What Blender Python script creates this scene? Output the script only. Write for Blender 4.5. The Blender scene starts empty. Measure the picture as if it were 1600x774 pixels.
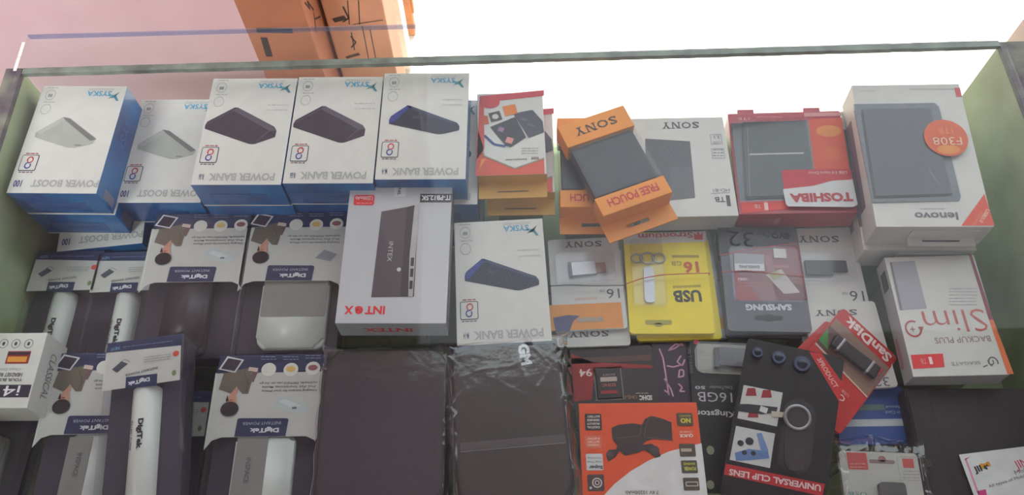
import bpy, bmesh, math, random
from mathutils import Vector, Matrix, Euler
random.seed(4)
S = bpy.context.scene
COL = S.collection
# ---------------------------------------------------------------- camera
FPX, CZ = 1322.0, 1.65
_p, _r = math.radians(62), math.atan(.027)
FW = Vector((0, math.cos(_p), -math.sin(_p)))
_X = Vector((1, 0, 0)); _U = Vector((0, math.sin(_p), math.cos(_p)))
RT = _X*math.cos(_r) - _U*math.sin(_r)
UP = _X*math.sin(_r) + _U*math.cos(_r)
cd = bpy.data.cameras.new('camera'); cam = bpy.data.objects.new('camera', cd); COL.objects.link(cam)
cd.sensor_width = 36; cd.lens = 36*FPX/1600; cd.clip_start = .02
M = Matrix((RT, UP, -FW)).transposed().to_4x4(); M.translation = Vector((0, 0, CZ)); cam.matrix_world = M
S.camera = cam
# ---------------------------------------------------------------- light
w = bpy.data.worlds.new('sky'); S.world = w; w.use_nodes = True
w.node_tree.nodes['Background'].inputs[0].default_value = (.90, .93, 1, 1)
w.node_tree.nodes['Background'].inputs[1].default_value = 2.6
sd = bpy.data.lights.new('sun', 'SUN'); sd.energy = 9; sd.angle = .01; sd.color = (1, .95, .86)
sun = bpy.data.objects.new('sun', sd); COL.objects.link(sun)
sun.rotation_euler = (math.radians(-10), math.radians(6), 0)      # high, slightly from the street side
ld = bpy.data.lights.new('overhead_fill', 'AREA'); ld.energy = 5; ld.shape = 'RECTANGLE'; ld.size = 1.6; ld.size_y = .5; ld.color = (.92, .95, 1)
lo = bpy.data.objects.new('overhead_fill', ld); COL.objects.link(lo); lo.location = (.1, -.9, 2.6)  # unseen fill added overhead to lift the box tops, no fixture
lo.rotation_euler = (math.radians(18), 0, 0)
wd_ = bpy.data.lights.new('wall_fill', 'AREA'); wd_.energy = 26; wd_.spread = 1.7; wd_.shape = 'RECTANGLE'; wd_.size = 1.0; wd_.size_y = .06; wd_.color = (.96, .97, 1)
wo = bpy.data.objects.new('wall_fill', wd_); COL.objects.link(wo); wo.location = (-1.4, -.35, 2.0); wo.rotation_euler = (math.radians(62), 0, 0)   # unseen fill without a fixture, added to brighten the pink wall
vs = S.view_settings; vs.view_transform = 'Standard'; vs.look = 'None'; vs.gamma = 1; vs.use_curve_mapping = False; vs.exposure = -0.18
S.cycles.transparent_max_bounces = 24

# ---------------------------------------------------------------- measuring
def ray(px, py): return FW*FPX + RT*(px-800) - UP*(py-387)
def un(px, py, z):                       # point of the photo on the level plane z
    d = ray(px, py); t = (z-CZ)/d.z
    return Vector((d.x*t, d.y*t, z))
def unY(px, py, Y):                      # point of the photo on the upright plane y = Y
    d = ray(px, py); t = Y/d.y
    return Vector((d.x*t, Y, CZ+d.z*t))
# ---------------------------------------------------------------- materials
def lin(c): return tuple(((v/255)/12.92 if v/255 <= .04045 else ((v/255+.055)/1.055)**2.4) for v in c)
MATS = {}
def mat(name, rgb, rough=.5, var=.06, scale=60, metal=0, bump=0, coat=0, rgb2=None):
    if name in MATS: return MATS[name]
    m = bpy.data.materials.new(name); m.use_nodes = True; nt = m.node_tree; b = nt.nodes['Principled BSDF']
    tc = nt.nodes.new('ShaderNodeTexCoord'); nz = nt.nodes.new('ShaderNodeTexNoise'); nz.inputs['Scale'].default_value = scale; nz.inputs['Detail'].default_value = 4
    nt.links.new(tc.outputs['Object'], nz.inputs['Vector'])
    cr = nt.nodes.new('ShaderNodeValToRGB'); c = lin(rgb); c2 = lin(rgb2) if rgb2 else None
    cr.color_ramp.elements[0].position = .35; cr.color_ramp.elements[1].position = .65
    cr.color_ramp.elements[0].color = (*[v*(1-var) for v in c], 1)
    cr.color_ramp.elements[1].color = (*(c2 or [min(1, v*(1+var)) for v in c]), 1)
    nt.links.new(nz.outputs['Fac'], cr.inputs[0]); nt.links.new(cr.outputs[0], b.inputs['Base Color'])
    b.inputs['Roughness'].default_value = rough; b.inputs['Metallic'].default_value = metal; b.inputs['Coat Weight'].default_value = coat
    if bump:
        bp = nt.nodes.new('ShaderNodeBump'); bp.inputs['Strength'].default_value = bump; bp.inputs['Distance'].default_value = .002
        nt.links.new(nz.outputs['Fac'], bp.inputs['Height']); nt.links.new(bp.outputs[0], b.inputs['Normal'])
    MATS[name] = m; return m
def film(name, tint, gloss, dust, rough=.04, bump=0, bscale=30, dustcol=(200, 200, 205)):   # clear glass or plastic: see-through, mirror sheen, thin dust
    m = bpy.data.materials.new(name); m.use_nodes = True; nt = m.node_tree; N = nt.nodes; L = nt.links; N.clear()
    out = N.new('ShaderNodeOutputMaterial'); tr = N.new('ShaderNodeBsdfTransparent'); tr.inputs[0].default_value = (*tint, 1)
    gl = N.new('ShaderNodeBsdfGlossy'); gl.inputs['Roughness'].default_value = rough
    df = N.new('ShaderNodeBsdfDiffuse'); df.inputs[0].default_value = (*lin(dustcol), 1)
    fr = N.new('ShaderNodeLayerWeight'); fr.inputs[0].default_value = .5      # Schlick: the same seen from either side of the sheet
    pw = N.new('ShaderNodeMath'); pw.operation = 'POWER'; pw.inputs[1].default_value = 5; sc = N.new('ShaderNodeMath'); sc.operation = 'MULTIPLY_ADD'; sc.inputs[1].default_value = .96; sc.inputs[2].default_value = .04
    L.new(fr.outputs['Facing'], pw.inputs[0]); L.new(pw.outputs[0], sc.inputs[0])
    mu = N.new('ShaderNodeMath'); mu.operation = 'MULTIPLY'; mu.inputs[1].default_value = gloss; mu.use_clamp = True
    tc = N.new('ShaderNodeTexCoord'); nz = N.new('ShaderNodeTexNoise'); nz.inputs['Scale'].default_value = bscale; nz.inputs['Detail'].default_value = 5
    L.new(tc.outputs['Object'], nz.inputs[0])
    dm = N.new('ShaderNodeMath'); dm.operation = 'MULTIPLY'; dm.inputs[1].default_value = dust*2
    m1 = N.new('ShaderNodeMixShader'); m2 = N.new('ShaderNodeMixShader')
    L.new(sc.outputs[0], mu.inputs[0]); L.new(mu.outputs[0], m1.inputs[0]); L.new(tr.outputs[0], m1.inputs[1]); L.new(gl.outputs[0], m1.inputs[2])
    L.new(nz.outputs['Fac'], dm.inputs[0]); L.new(dm.outputs[0], m2.inputs[0]); L.new(m1.outputs[0], m2.inputs[1]); L.new(df.outputs[0], m2.inputs[2]); L.new(m2.outputs[0], out.inputs[0])
    if bump:
        bp = N.new('ShaderNodeBump'); bp.inputs['Strength'].default_value = bump; bp.inputs['Distance'].default_value = .01
        L.new(nz.outputs['Fac'], bp.inputs['Height']); L.new(bp.outputs[0], gl.inputs['Normal']); L.new(bp.outputs[0], fr.inputs['Normal'])
    MATS[name] = m; return m
def K(r, g, b, rough=.45):               # printing ink of one colour
    return mat('ink_%d_%d_%d' % (r, g, b), (r, g, b), rough, .04, 90)
WHITE = mat('white_board', (208, 206, 200), .42, .03); BLUE = mat('blue_board', (14, 66, 140), .3, .3, 14, coat=.3, rgb2=(24, 116, 178))
GREYB = mat('grey_board', (176, 178, 180), .4, .04); BLACKP = mat('black_board', (24, 21, 23), .4, .1); NAVY = mat('navy_ink', (38, 48, 84), .4, .06)
CREAM = mat('pale_board', (198, 197, 188), .45, .03)
TRAY = mat('plum_tray', (62, 54, 68), .5, .1, 20); ORANGE = mat('orange_board', (232, 142, 34), .45, .06, 20); GOLD = mat('gold_board', (205, 152, 52), .45, .1, 20)
RED = mat('red_board', (196, 42, 40), .4, .06); SILVER = mat('silver_print', (186, 186, 188), .35, .04); YEL = mat('yellow_board', (240, 216, 12), .42, .04)
CHROME = mat('chrome', (168, 166, 168), .38, .04, metal=1); DGREY = mat('grey_plastic', (96, 95, 100), .4, .05)
CLEAR = film('clear_plastic', (.97, .97, .99), 1.0, .014, .09, .10, 26)
WRAP = film('shrink_wrap', (.97, .97, .97), .9, .008, .12, .35, 60)
BAG = film('polythene', (.97, .97, .97), 3.0, .007, .10, .06, 34)
GLASS = film('glass', (.965, .985, .975), .42, .008, .02, 0, 4)
GEDGE = film('glass_edge', (.70, .75, .90), .5, .05, .1, 0, 30)
# ---------------------------------------------------------------- mesh helpers
def link(name, bm, mats, parent=None, smooth=False):
    me = bpy.data.meshes.new(name); bm.normal_update(); bm.to_mesh(me); bm.free()
    for m in (mats if isinstance(mats, (list, tuple)) else [mats]): me.materials.append(m)
    if smooth:
        for p in me.polygons: p.use_smooth = True
    o = bpy.data.objects.new(name, me); COL.objects.link(o)
    if parent: o.parent = parent
    return o
def tag(o, label, cat, group=None):
    o['label'] = label; o['category'] = cat
    if group: o['group'] = group
    return o
def struct(o): o['kind'] = 'structure'; return o
def box(bm, c, s, bev=0, mi=0, rz=0):
    r = bmesh.ops.create_cube(bm, size=1, matrix=Matrix.Translation(c) @ Matrix.Rotation(rz, 4, 'Z') @ Matrix.Diagonal((*s, 1)))
    fs = {f for v in r['verts'] for f in v.link_faces}
    for f in fs: f.material_index = mi
    if bev:
        es = list({e for f in fs for e in f.edges})
        bmesh.ops.bevel(bm, geom=es, offset=bev, segments=2, affect='EDGES', profile=.6)
    return bm
def rrect(w, h, r, n=6, cx=0, cy=0):
    P = []
    for sx, sy, a0 in ((1, 1, 0), (-1, 1, 90), (-1, -1, 180), (1, -1, 270)):
        for k in range(n+1):
            a = math.radians(a0+90*k/n); P.append((cx+sx*(w/2-r)+r*math.cos(a), cy+sy*(h/2-r)+r*math.sin(a)))
    return P
def prism(bm, P, z0, z1, mi=0, holes=None):
    a = [bm.verts.new((x, y, z0)) for x, y in P]; b = [bm.verts.new((x, y, z1)) for x, y in P]; n = len(P)
    fs = [bm.faces.new(b), bm.faces.new(a[::-1])] + [bm.faces.new((a[i], a[(i+1) % n], b[(i+1) % n], b[i])) for i in range(n)]
    for f in fs: f.material_index = mi
    return bm
def ensure_ccw(P):
    A = sum(P[i][0]*P[(i+1) % len(P)][1]-P[(i+1) % len(P)][0]*P[i][1] for i in range(len(P)))
    return P if A > 0 else P[::-1]
def tube(bm, pts, r, n=8, mi=0, closed=False):
    pts = [Vector(p) for p in pts]; rings = []; m = len(pts)
    for i, p in enumerate(pts):
        a = pts[(i-1) % m] if (closed or i) else p; b = pts[(i+1) % m] if (closed or i < m-1) else p
        d = (b-a).normalized(); u = d.cross(Vector((.1, .2, 1))).normalized(); v = d.cross(u)
        rings.append([bm.verts.new(p+u*r*math.cos(6.2832*k/n)+v*r*math.sin(6.2832*k/n)) for k in range(n)])
    for i in range(m if closed else m-1):
        A, B = rings[i], rings[(i+1) % m]
        for k in range(n):
            f = bm.faces.new((A[k], A[(k+1) % n], B[(k+1) % n], B[k])); f.material_index = mi
    if not closed: bm.faces.new(rings[0][::-1]).material_index = mi; bm.faces.new(rings[-1]).material_index = mi
    return bm
# ---------------------------------------------------------------- lettering
_tc = {}
def serif_glyph(ch):                     # slab-serif letters as polygons in a unit cell
    q = lambda x0, y0, x1, y1: [(x0, y0), (x1, y0), (x1, y1), (x0, y1)]
    if ch == 'N': return [q(.12, 0, .24, 1), q(.76, 0, .88, 1), [(.12, 1), (.34, 1), (.88, 0), (.68, 0)], q(0, 0, .36, .1), q(0, .9, .3, 1), q(.64, .9, 1, 1)]
    if ch == 'Y': return [q(.4, 0, .6, .5), [(.08, 1), (.32, 1), (.6, .45), (.4, .45)], [(.92, 1), (.76, 1), (.5, .5), (.6, .42)], q(.25, 0, .75, .1), q(0, .9, .4, 1), q(.62, .9, 1, 1)]
def text_polys(s, bold):
    k = (s, bold)
    if k in _tc: return _tc[k]
    if s == 'SONY':
        out = []; cells = [('S', 0, .9), ('O', 1.05, 1.25), ('N', 2.4, 1.3), ('Y', 3.75, 1.15)]
        for ch, x0, wd in cells:
            g = serif_glyph(ch)
            if g is None:
                T = text_polys(ch, .02); xs = [p[0] for f in T for p in f]; ys = [p[1] for f in T for p in f]
                g = [[((x-min(xs))/(max(xs)-min(xs)), (y-min(ys))/(max(ys)-min(ys))) for x, y in f] for f in T]
                if ch == 'S': g += [[(0, 0), (.08, 0), (.08, .36), (0, .36)], [(.84, .66), (.92, .66), (.92, 1), (.84, 1)]]
            out += [[(x0+x*wd, y) for x, y in f] for f in g]
        _tc[k] = out; return out
    c = bpy.data.curves.new('t', 'FONT'); c.body = s; c.offset = bold; c.resolution_u = 2; c.fill_mode = 'FRONT'
    o = bpy.data.objects.new('t', c); COL.objects.link(o)
    bpy.context.view_layer.update()
    dg = bpy.context.evaluated_depsgraph_get(); e = o.evaluated_get(dg); me = e.to_mesh()
    out = [[(me.vertices[i].co.x, me.vertices[i].co.y) for i in p.vertices] for p in me.polygons]
    e.to_mesh_clear(); bpy.data.objects.remove(o); bpy.data.curves.remove(c)
    _tc[k] = out; return out
# ---------------------------------------------------------------- goods
class Item:
    """A package lying flat: Empty at its base, local x right, y away, top face at height T."""
    rx = ry = 0.0
    def __init__(s, name, label, cat, quad, z, T, group=None, W=None, H=None, top=False, pose=None):
        P = [un(*a, z) for a in quad]
        ex = (P[1]-P[0]+P[2]-P[3])/2; ey = (P[0]-P[3]+P[1]-P[2])/2
        s.W = W or ex.length; s.H = H or ey.length; s.T = T; s.z = z
        s.a = (math.atan2(ex.y, ex.x)+math.atan2(-ey.x, ey.y))/2
        e2 = Vector((-math.sin(s.a), math.cos(s.a), 0))
        c = (P[0]+P[1])/2-e2*s.H/2 if top else sum(P, Vector())/4
        s.c = c; s.e = bpy.data.objects.new(name, None); COL.objects.link(s.e); s.e.empty_display_size = .02
        s.e.location = (c.x, c.y, z-T); s.e.rotation_euler = (0, 0, s.a); tag(s.e, label, cat, group)
        s.acc = {}
        if pose:                         # leaning on its neighbours: x, y, turn, tilts in degrees, size
            s.c = Vector((pose[0], pose[1], z)); s.a, s.rx, s.ry = (math.radians(v) for v in pose[2:5]); s.W, s.H = pose[5:7]
            R = Euler((s.rx, s.ry, s.a)).to_matrix(); s.e.location = s.c-R @ Vector((0, 0, T)); s.e.rotation_euler = (s.rx, s.ry, s.a)
    def loc(s, px, py, h=None):
        h = s.T if h is None else h
        R = Euler((s.rx, s.ry, s.a)).to_matrix(); Rt = R.transposed()
        o = Rt @ (Vector((0, 0, CZ))-Vector((s.c.x, s.c.y, s.z)))+Vector((0, 0, s.T)); d = Rt @ ray(px, py); t = (h-o.z)/d.z
        return (o.x+d.x*t, o.y+d.y*t)
    def scale(s, cx, cy):
        a = s.loc(cx-5, cy); b = s.loc(cx+5, cy); c = s.loc(cx, cy-5); d = s.loc(cx, cy+5)
        return math.hypot(b[0]-a[0], b[1]-a[1])/10, math.hypot(c[0]-d[0], c[1]-d[1])/10
    def add(s, part, P, m, lay=1, face='top', h=None):
        if face == 'top': P3 = [(x, y, (s.T if h is None else h)+.00025*lay) for x, y in ensure_ccw(P)]
        elif face == 'near': P3 = [(x, -s.H/2-.00025*lay, z) for x, z in ensure_ccw(P)]
        elif face == 'right': P3 = [(s.W/2+.00025*lay, y, z) for y, z in ensure_ccw(P)]
        elif face == 'left': P3 = [(-s.W/2-.00025*lay, y, z) for y, z in ensure_ccw(P)[::-1]]
        s.acc.setdefault(part, []).append((P3, m))
    # picture-measured marks
    def poly(s, part, pts, m, lay=1, h=None): s.add(part, [s.loc(x, y, h) for x, y in pts], m, lay, h=h)
    def rect(s, part, cx, cy, w, hh, m, lay=1, r=0, rot=0, h=None):
        kx, ky = s.scale(cx, cy); x, y = s.loc(cx, cy, h); w *= kx; hh *= ky
        P = rrect(w, hh, min(r*kx, w/2.01, hh/2.01), 4) if r else [(-w/2, -hh/2), (w/2, -hh/2), (w/2, hh/2), (-w/2, hh/2)]
        a = math.radians(rot); s.add(part, [(x+u*math.cos(a)-v*math.sin(a), y+u*math.sin(a)+v*math.cos(a)) for u, v in P], m, lay, h=h)
    def disc(s, part, cx, cy, rx, ry, m, lay=1, n=20, h=None):
        kx, ky = s.scale(cx, cy); x, y = s.loc(cx, cy, h)
        s.add(part, [(x+rx*kx*math.cos(6.2832*k/n), y+ry*ky*math.sin(6.2832*k/n)) for k in range(n)], m, lay, h=h)
    def ring(s, part, cx, cy, r, t, m, lay=1, n=20, a0=0, a1=360, h=None):
        kx, ky = s.scale(cx, cy); x, y = s.loc(cx, cy, h)
        for k in range(n):
            A = math.radians(a0+(a1-a0)*k/n); B = math.radians(a0+(a1-a0)*(k+1)/n)
            s.add(part, [(x+q*kx*math.cos(t_), y+q*ky*math.sin(t_)) for q, t_ in ((r, A), (r, B), (r-t, B), (r-t, A))], m, lay, h=h)
    def line(s, part, pts, wd, m, lay=1, h=None):
        L = [s.loc(x, y, h) for x, y in pts]; k = s.scale(*pts[0])[0]*wd/2
        for a, b in zip(L, L[1:]):
            dx, dy = b[0]-a[0], b[1]-a[1]; n = math.hypot(dx, dy) or 1; nx, ny = -dy/n*k, dx/n*k
            s.add(part, [(a[0]+nx, a[1]+ny), (b[0]+nx, b[1]+ny), (b[0]-nx, b[1]-ny), (a[0]-nx, a[1]-ny)], m, lay, h=h)
    def frame(s, part, cx, cy, w, hh, t, m, lay=1, rot=0, h=None):
        for dx, dy, a, b in ((0, -hh/2, w, t), (0, hh/2, w, t), (-w/2, 0, t, hh), (w/2, 0, t, hh)):
            s.rect(part, cx+dx, cy+dy, a, b, m, lay, rot=rot, h=h)
    def text(s, part, t, cx, cy, w, hh, m, rot=180, bold=0, lay=1, face='top', h=None, metres=False):
        F = text_polys(t, bold); xs = [p[0] for f in F for p in f]; ys = [p[1] for f in F for p in f]
        x0, x1, y0, y1 = min(xs), max(xs), min(ys), max(ys)
        if metres: x, y = cx, cy
        else:
            kx, ky = s.scale(cx, cy); x, y = s.loc(cx, cy, h)
            if abs(rot % 180-90) < 45: w *= ky; hh *= kx
            else: w *= kx; hh *= ky
        a = math.radians(rot); ca, sa = math.cos(a), math.sin(a)
        for f in F:
            Q = [((u-(x0+x1)/2)*w/(x1-x0), (v-(y0+y1)/2)*hh/(y1-y0)) for u, v in f]
            s.add(part, [(x+u*ca-v*sa, y+u*sa+v*ca) for u, v in Q], m, lay, face, h)
    def small(s, part, cx, cy, w, n, gap, m, hh=2, seed=0, rot=0, lay=1):   # rows of words too small to read
        R = random.Random(seed+int(cx*7+cy))
        for i in range(n):
            x = -w/2
            while x < w/2-2:
                l = R.uniform(3, 8); l = min(l, w/2-x)
                a = math.radians(rot); dx = (x+l/2); dy = (i-(n-1)/2)*gap
                s.rect(part, cx+dx*math.cos(a)+dy*math.sin(a), cy-dx*math.sin(a)+dy*math.cos(a), l, hh*R.uniform(.7, 1), m, lay, rot=rot); x += l+1.4
    def done(s):
        for part, L in s.acc.items():
            ms = []; bm = bmesh.new()
            for P, m in L:
                if m not in ms: ms.append(m)
                try: f = bm.faces.new([bm.verts.new(p) for p in P]); f.material_index = ms.index(m)
                except ValueError: pass
            link(part, bm, ms, s.e)
        s.acc = {}; return s
    def carton(s, top, side, near=None, bev=.0008, name='carton', inset=0):
        bm = bmesh.new(); box(bm, (0, 0, s.T/2), (s.W, s.H, s.T), bev)
        bm.normal_update()
        for f in bm.faces: f.material_index = 0 if f.normal.z > .9 else (2 if f.normal.y < -.9 else 1)
        return link(name, bm, [top, side, near or side], s.e)
    def plate(s, name, z0, z1, m, r=.004, W=None, H=None, cx=0, cy=0, bev=0):
        bm = bmesh.new(); prism(bm, rrect(W or s.W, H or s.H, r, 5, cx, cy), z0, z1)
        if bev: bmesh.ops.bevel(bm, geom=[e for e in bm.edges if abs(e.verts[0].co.z-z1) < 1e-6 and abs(e.verts[1].co.z-z1) < 1e-6], offset=bev, segments=3, affect='EDGES')
        return link(name, bm, m, s.e)
def copy_tree(src, label, quad, z, it, group=None, drop=(), top=False, T=None):
    """copy an item and its parts to another place"""
    P = [un(*a, z) for a in quad]; ex = (P[1]-P[0]+P[2]-P[3])/2; ey = (P[0]-P[3]+P[1]-P[2])/2
    a = (math.atan2(ex.y, ex.x)+math.atan2(-ey.x, ey.y))/2; e1 = Vector((math.cos(a), math.sin(a), 0)); e2 = Vector((-math.sin(a), math.cos(a), 0))
    if top == 'near': c = (P[3]+P[2])/2+e2*it.H/2
    elif top == 'left': c = P[0]+e1*it.W/2-e2*it.H/2
    elif top: c = (P[0]+P[1])/2-e2*it.H/2
    else: c = sum(P, Vector())/4
    r = src.copy(); COL.objects.link(r); r.location = (c.x, c.y, z-it.T); r.rotation_euler = (0, 0, a); r['label'] = label
    if group: r['group'] = group
    for ch in src.children:
        if ch.name.split('.')[0] in drop: continue
        d = ch.copy(); COL.objects.link(d); d.parent = r
        for g in ch.children: h = g.copy(); COL.objects.link(h); h.parent = d
    n = object.__new__(Item); n.W, n.H, n.T, n.z, n.a, n.c, n.e, n.acc = it.W, it.H, it.T, z, a, c, r, {}
    return n
def sub(src, label, dx, dy, dz, it, drop=()):   # copy one stack level down, shifted by dx, dy in metres
    r = src.copy(); COL.objects.link(r); r['label'] = label; r.location = src.location+Vector((dx, dy, dz))
    for ch in src.children:
        if ch.name.split('.')[0] in drop: continue
        d = ch.copy(); COL.objects.link(d); d.parent = r
    return r
# ================================================================ the setting
ZF, ZG = .675, .88
GREEN = mat('green_wall_paint', (146, 160, 112), .55, .16, 11, bump=.2, rgb2=(172, 188, 150))
DIRTY = mat('dirty_edge', (96, 86, 98), .6, .35, 22, bump=.5, rgb2=(134, 140, 118))
def slab(name, c, s, m, bev=0): bm = bmesh.new(); box(bm, c, s, bev); return link(name, bm, m)
CASE = bpy.data.objects.new('glass_counter', None); COL.objects.link(CASE); CASE.location = (0, .3, 0)
tag(CASE, 'glass topped display counter with pale green inner sides holding all the packages', 'counter')
def casepart(name, c, s, m, bev=0):
    o = slab(name, (c[0], c[1]-.3, c[2]), s, m, bev); o.parent = CASE; return o
casepart('base_cabinet', (.003, .30, ZF/2-.01), (1.17, .76, ZF-.02), mat('cabinet_laminate', (170, 160, 150), .5, .1, 6))
casepart('case_floor', (.003, .30, ZF-.01), (1.172, .764, .02), GREEN)
casepart('side_panel', (-.577, .29, (ZF+ZG)/2-.004), (.014, .75, ZG-ZF-.008), GREEN)
casepart('side_panel', (.587, .29, (ZF+ZG)/2-.004), (.014, .75, ZG-ZF-.008), GREEN)
casepart('side_panel_edge', (-.5785, .29, ZG-.0045), (.019, .752, .007), DIRTY)
e = casepart('side_panel_edge', (.597, .29, ZG-.0045), (.038, .752, .007), DIRTY)
fg = casepart('front_glass', (.005, .664, (ZF+ZG)/2-.002), (1.148, .006, ZG-ZF-.006), GLASS)
# the sealed top edge of the front pane, worn and chipped
bm = bmesh.new(); n = 90
for i in range(n):
    x0 = -.568+1.146*i/n; x1 = -.568+1.146*(i+1)/n; hh = .0085+random.uniform(-.0006, .0006)
    box(bm, ((x0+x1)/2, .662-.3+.002*i/n, ZG-.004), (x1-x0, hh, .006))
link('pane_edge', bm, mat('worn_glass_edge', (104, 110, 100), .35, .25, 45, bump=.5, rgb2=(128, 140, 128)), CASE)
tg = casepart('top_glass', (.005, .3175, ZG+.003), (1.150, .785, .006), GLASS)
casepart('top_glass_edge', (.005, .7105, ZG+.003), (1.150, .0018, .0064), GEDGE)
for y, l in ((.688, .022), (.666, .02)): casepart('white_tape', (-.5715, y, ZG+.0066), (.0035, l, .0006), mat('white_tape', (240, 236, 226), .5))
# risers the goods stand on inside the case
def riser(x0, x1, y0, y1, z):
    struct(slab('display_riser', ((x0+x1)/2, (y0+y1)/2, (ZF+z)/2), (x1-x0, y1-y0, z-ZF), GREEN, .001))
def riser_for(it, drop=0, m=.012):
    zt = it.z-it.T-drop-it.W/2*math.sin(abs(it.ry))-it.H/2*math.sin(abs(it.rx))
    if zt-ZF < .004: return
    bm = bmesh.new(); box(bm, (0, 0, (zt-ZF)/2), (it.W-2*m, it.H-2*m, zt-ZF), .001)
    o = struct(link('display_riser', bm, GREEN)); o.location = (it.c.x, it.c.y, ZF); o.rotation_euler = (0, 0, it.a)

PINK = mat('pink_plaster', (214, 184, 188), .7, .06, 2.5, bump=.15, rgb2=(222, 196, 198))
struct(slab('floor', (0, -.5, -.02), (5, 3.4, .04), mat('shop_floor', (178, 168, 158), .5, .1, 3)))
struct(slab('ground', (2, 6.2, -.03), (16, 10, .04), mat('pale_concrete', (226, 220, 208), .8, .06, 2, bump=.2)))
struct(slab('wall_back', (-1.85, 1.33, 1.3), (2.9, .1, 2.6), PINK))
struct(slab('wall_left', (-2.2, -.4, 1.3), (.1, 3.5, 2.6), PINK))
struct(slab('wall_right', (2.6, -.4, 1.35), (.1, 3.0, 2.7), PINK))
struct(slab('wall_front', (0.2, -2.1, 1.35), (4.9, .1, 2.7), mat('shop_wall', (206, 196, 196), .7, .08, 3)))
struct(slab('ceiling', (.2, -.52, 2.75), (4.9, 3.1, .08), mat('ceiling_paint', (132, 124, 134), .8, .05, 3)))
struct(slab('shade_slab', (-1.3, 1.9, 2.75), (1.96, 1.75, .08), mat('shade_board', (180, 170, 160), .8)))  # unseen roof slab, extended to keep the sun off cartons and pink wall
# cardboard cartons beyond the counter
CARD = mat('brown_card', (170, 110, 80), .7, .08, 12); CARD2 = mat('tan_card', (200, 146, 116), .7, .08, 12)
def tall_carton(label, pxl, pxr, Y, depth, zt, m, marks, rz=0):
    a = unY(pxl, 0, Y); b = unY(pxr, 0, Y); x0, x1 = a.x, b.x
    e = bpy.data.objects.new('cardboard_carton', None); COL.objects.link(e); e.location = ((x0+x1)/2, Y+depth/2, 0)
    tag(e, label, 'carton', 'tall cartons standing beyond the counter')
    bm = bmesh.new(); box(bm, (0, 0, zt/2), (x1-x0, depth, zt), .004); link('carton', bm, m, e)
    bm = bmesh.new()
    box(bm, (0, 0, zt+.0005), (.05, depth, .001)); link('packing_tape', bm, mat('packing_tape', (170, 130, 80), .25), e)
    bm = bmesh.new()
    for pl in marks:
        side = pl[0]; pts = pl[1]; wd = pl[2]
        for (ax, ay), (bx, by) in zip(pts, pts[1:]):
            if side == 'f':
                A = unY(ax, ay, Y); B = unY(bx, by, Y); n = (B-A).cross(Vector((0, 1, 0))).normalized()*wd/2; o = Vector((0, -.0008, 0))
            else:
                def onx(px, py): d = ray(px, py); t = x1/d.x; return Vector((x1, d.y*t, CZ+d.z*t))
                A = onx(ax, ay); B = onx(bx, by); n = (B-A).cross(Vector((1, 0, 0))).normalized()*wd/2; o = Vector((.0008, 0, 0))
            bm.faces.new([bm.verts.new(v+o-e.location) for v in (A+n, B+n, B-n, A-n)])
    if marks: link('printed_marks', bm, K(48, 38, 44), e)
    else: bm.free()
tall_carton('brown cardboard carton with a black bracket mark, next to the pink wall', 364, 470, 1.0, .16, 1.05, CARD,
    [('f', [(401, 47), (457, 48)], .011), ('f', [(412, 58), (421, 88)], .011), ('s', [(476, 4), (484, 14), (480, 2), (490, 16)], .003), ('s', [(490, 20), (494, 52)], .003), ('s', [(492, 30), (500, 26)], .003)])
tall_carton('tan cardboard carton printed with thin line drawings of utensils, second from the pink wall', 500, 597, 1.08, .10, 1.15, CARD2,
    [('f', [(543, 0), (546, 38)], .0015), ('f', [(560, 0), (562, 38)], .0015), ('f', [(536, 10), (545, 28), (536, 34)], .003), ('f', [(521, 32), (540, 27)], .010), ('f', [(552, 38), (598, 31)], .0015), ('f', [(549, 50), (554, 78)], .002),
     ('f', [(548, 56), (556, 66), (549, 74)], .003), ('f', [(541, 90), (562, 84)], .006), ('f', [(566, 40), (576, 92)], .0015), ('f', [(578, 45), (588, 96)], .0015)])
g = un(642, 45, 0); bm = bmesh.new(); box(bm, (0, 0, .75), (.022, .03, 1.5), .003)
for z_, r_ in ((.10, .004), (.24, .003)): box(bm, (.013, 0, z_), (.006, .02, .05))
o = link('wooden_post', bm, mat('weathered_wood', (190, 128, 84), .7, .2, 12)); o.location = (g.x, g.y, -.01); tag(o, 'thin brown wooden post standing on the bright ground past the cartons', 'post')
# bright painted door jamb beside the cartons
o = slab('trim_2', (unY(616, 40, 1.42).x, 1.42, 1.2), (.05, .06, 2.4), mat('cream_paint', (240, 232, 214), .6)); struct(o)
# blue crate left of the counter
g = unY(0, 172, .60); bm = bmesh.new(); box(bm, (0, 0, .15), (.30, .20, .30), .01); box(bm, (0, 0, .29), (.32, .22, .02), .004)
for k in range(4): box(bm, (.152, -.07+.046*k, .15), (.004, .02, .2))
t = slab('wooden_stool', (0, 0, 0), (.001, .001, .001), CARD); bpy.data.objects.remove(t)
st = bpy.data.objects.new('wooden_stool', None); COL.objects.link(st); st.location = (g.x-.22, .60, 0); tag(st, 'low wooden stool under the blue crate, left of the counter', 'stool')
bm2 = bmesh.new(); box(bm2, (0, 0, g.z-.41), (.32, .26, .03), .004); link('seat', bm2, CARD2, st)
for sx in (-1, 1):
    for sy in (-1, 1): bm2 = bmesh.new(); box(bm2, (.13*sx, .10*sy, (g.z-.425)/2), (.03, .03, g.z-.425), .002); link('leg', bm2, CARD2, st)
o = link('blue_crate', bm, mat('blue_plastic', (24, 84, 150), .35)); o.location = (g.x-.215, .60, g.z-.395); tag(o, 'blue plastic crate at the left of the counter against the pink wall', 'crate')
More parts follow.
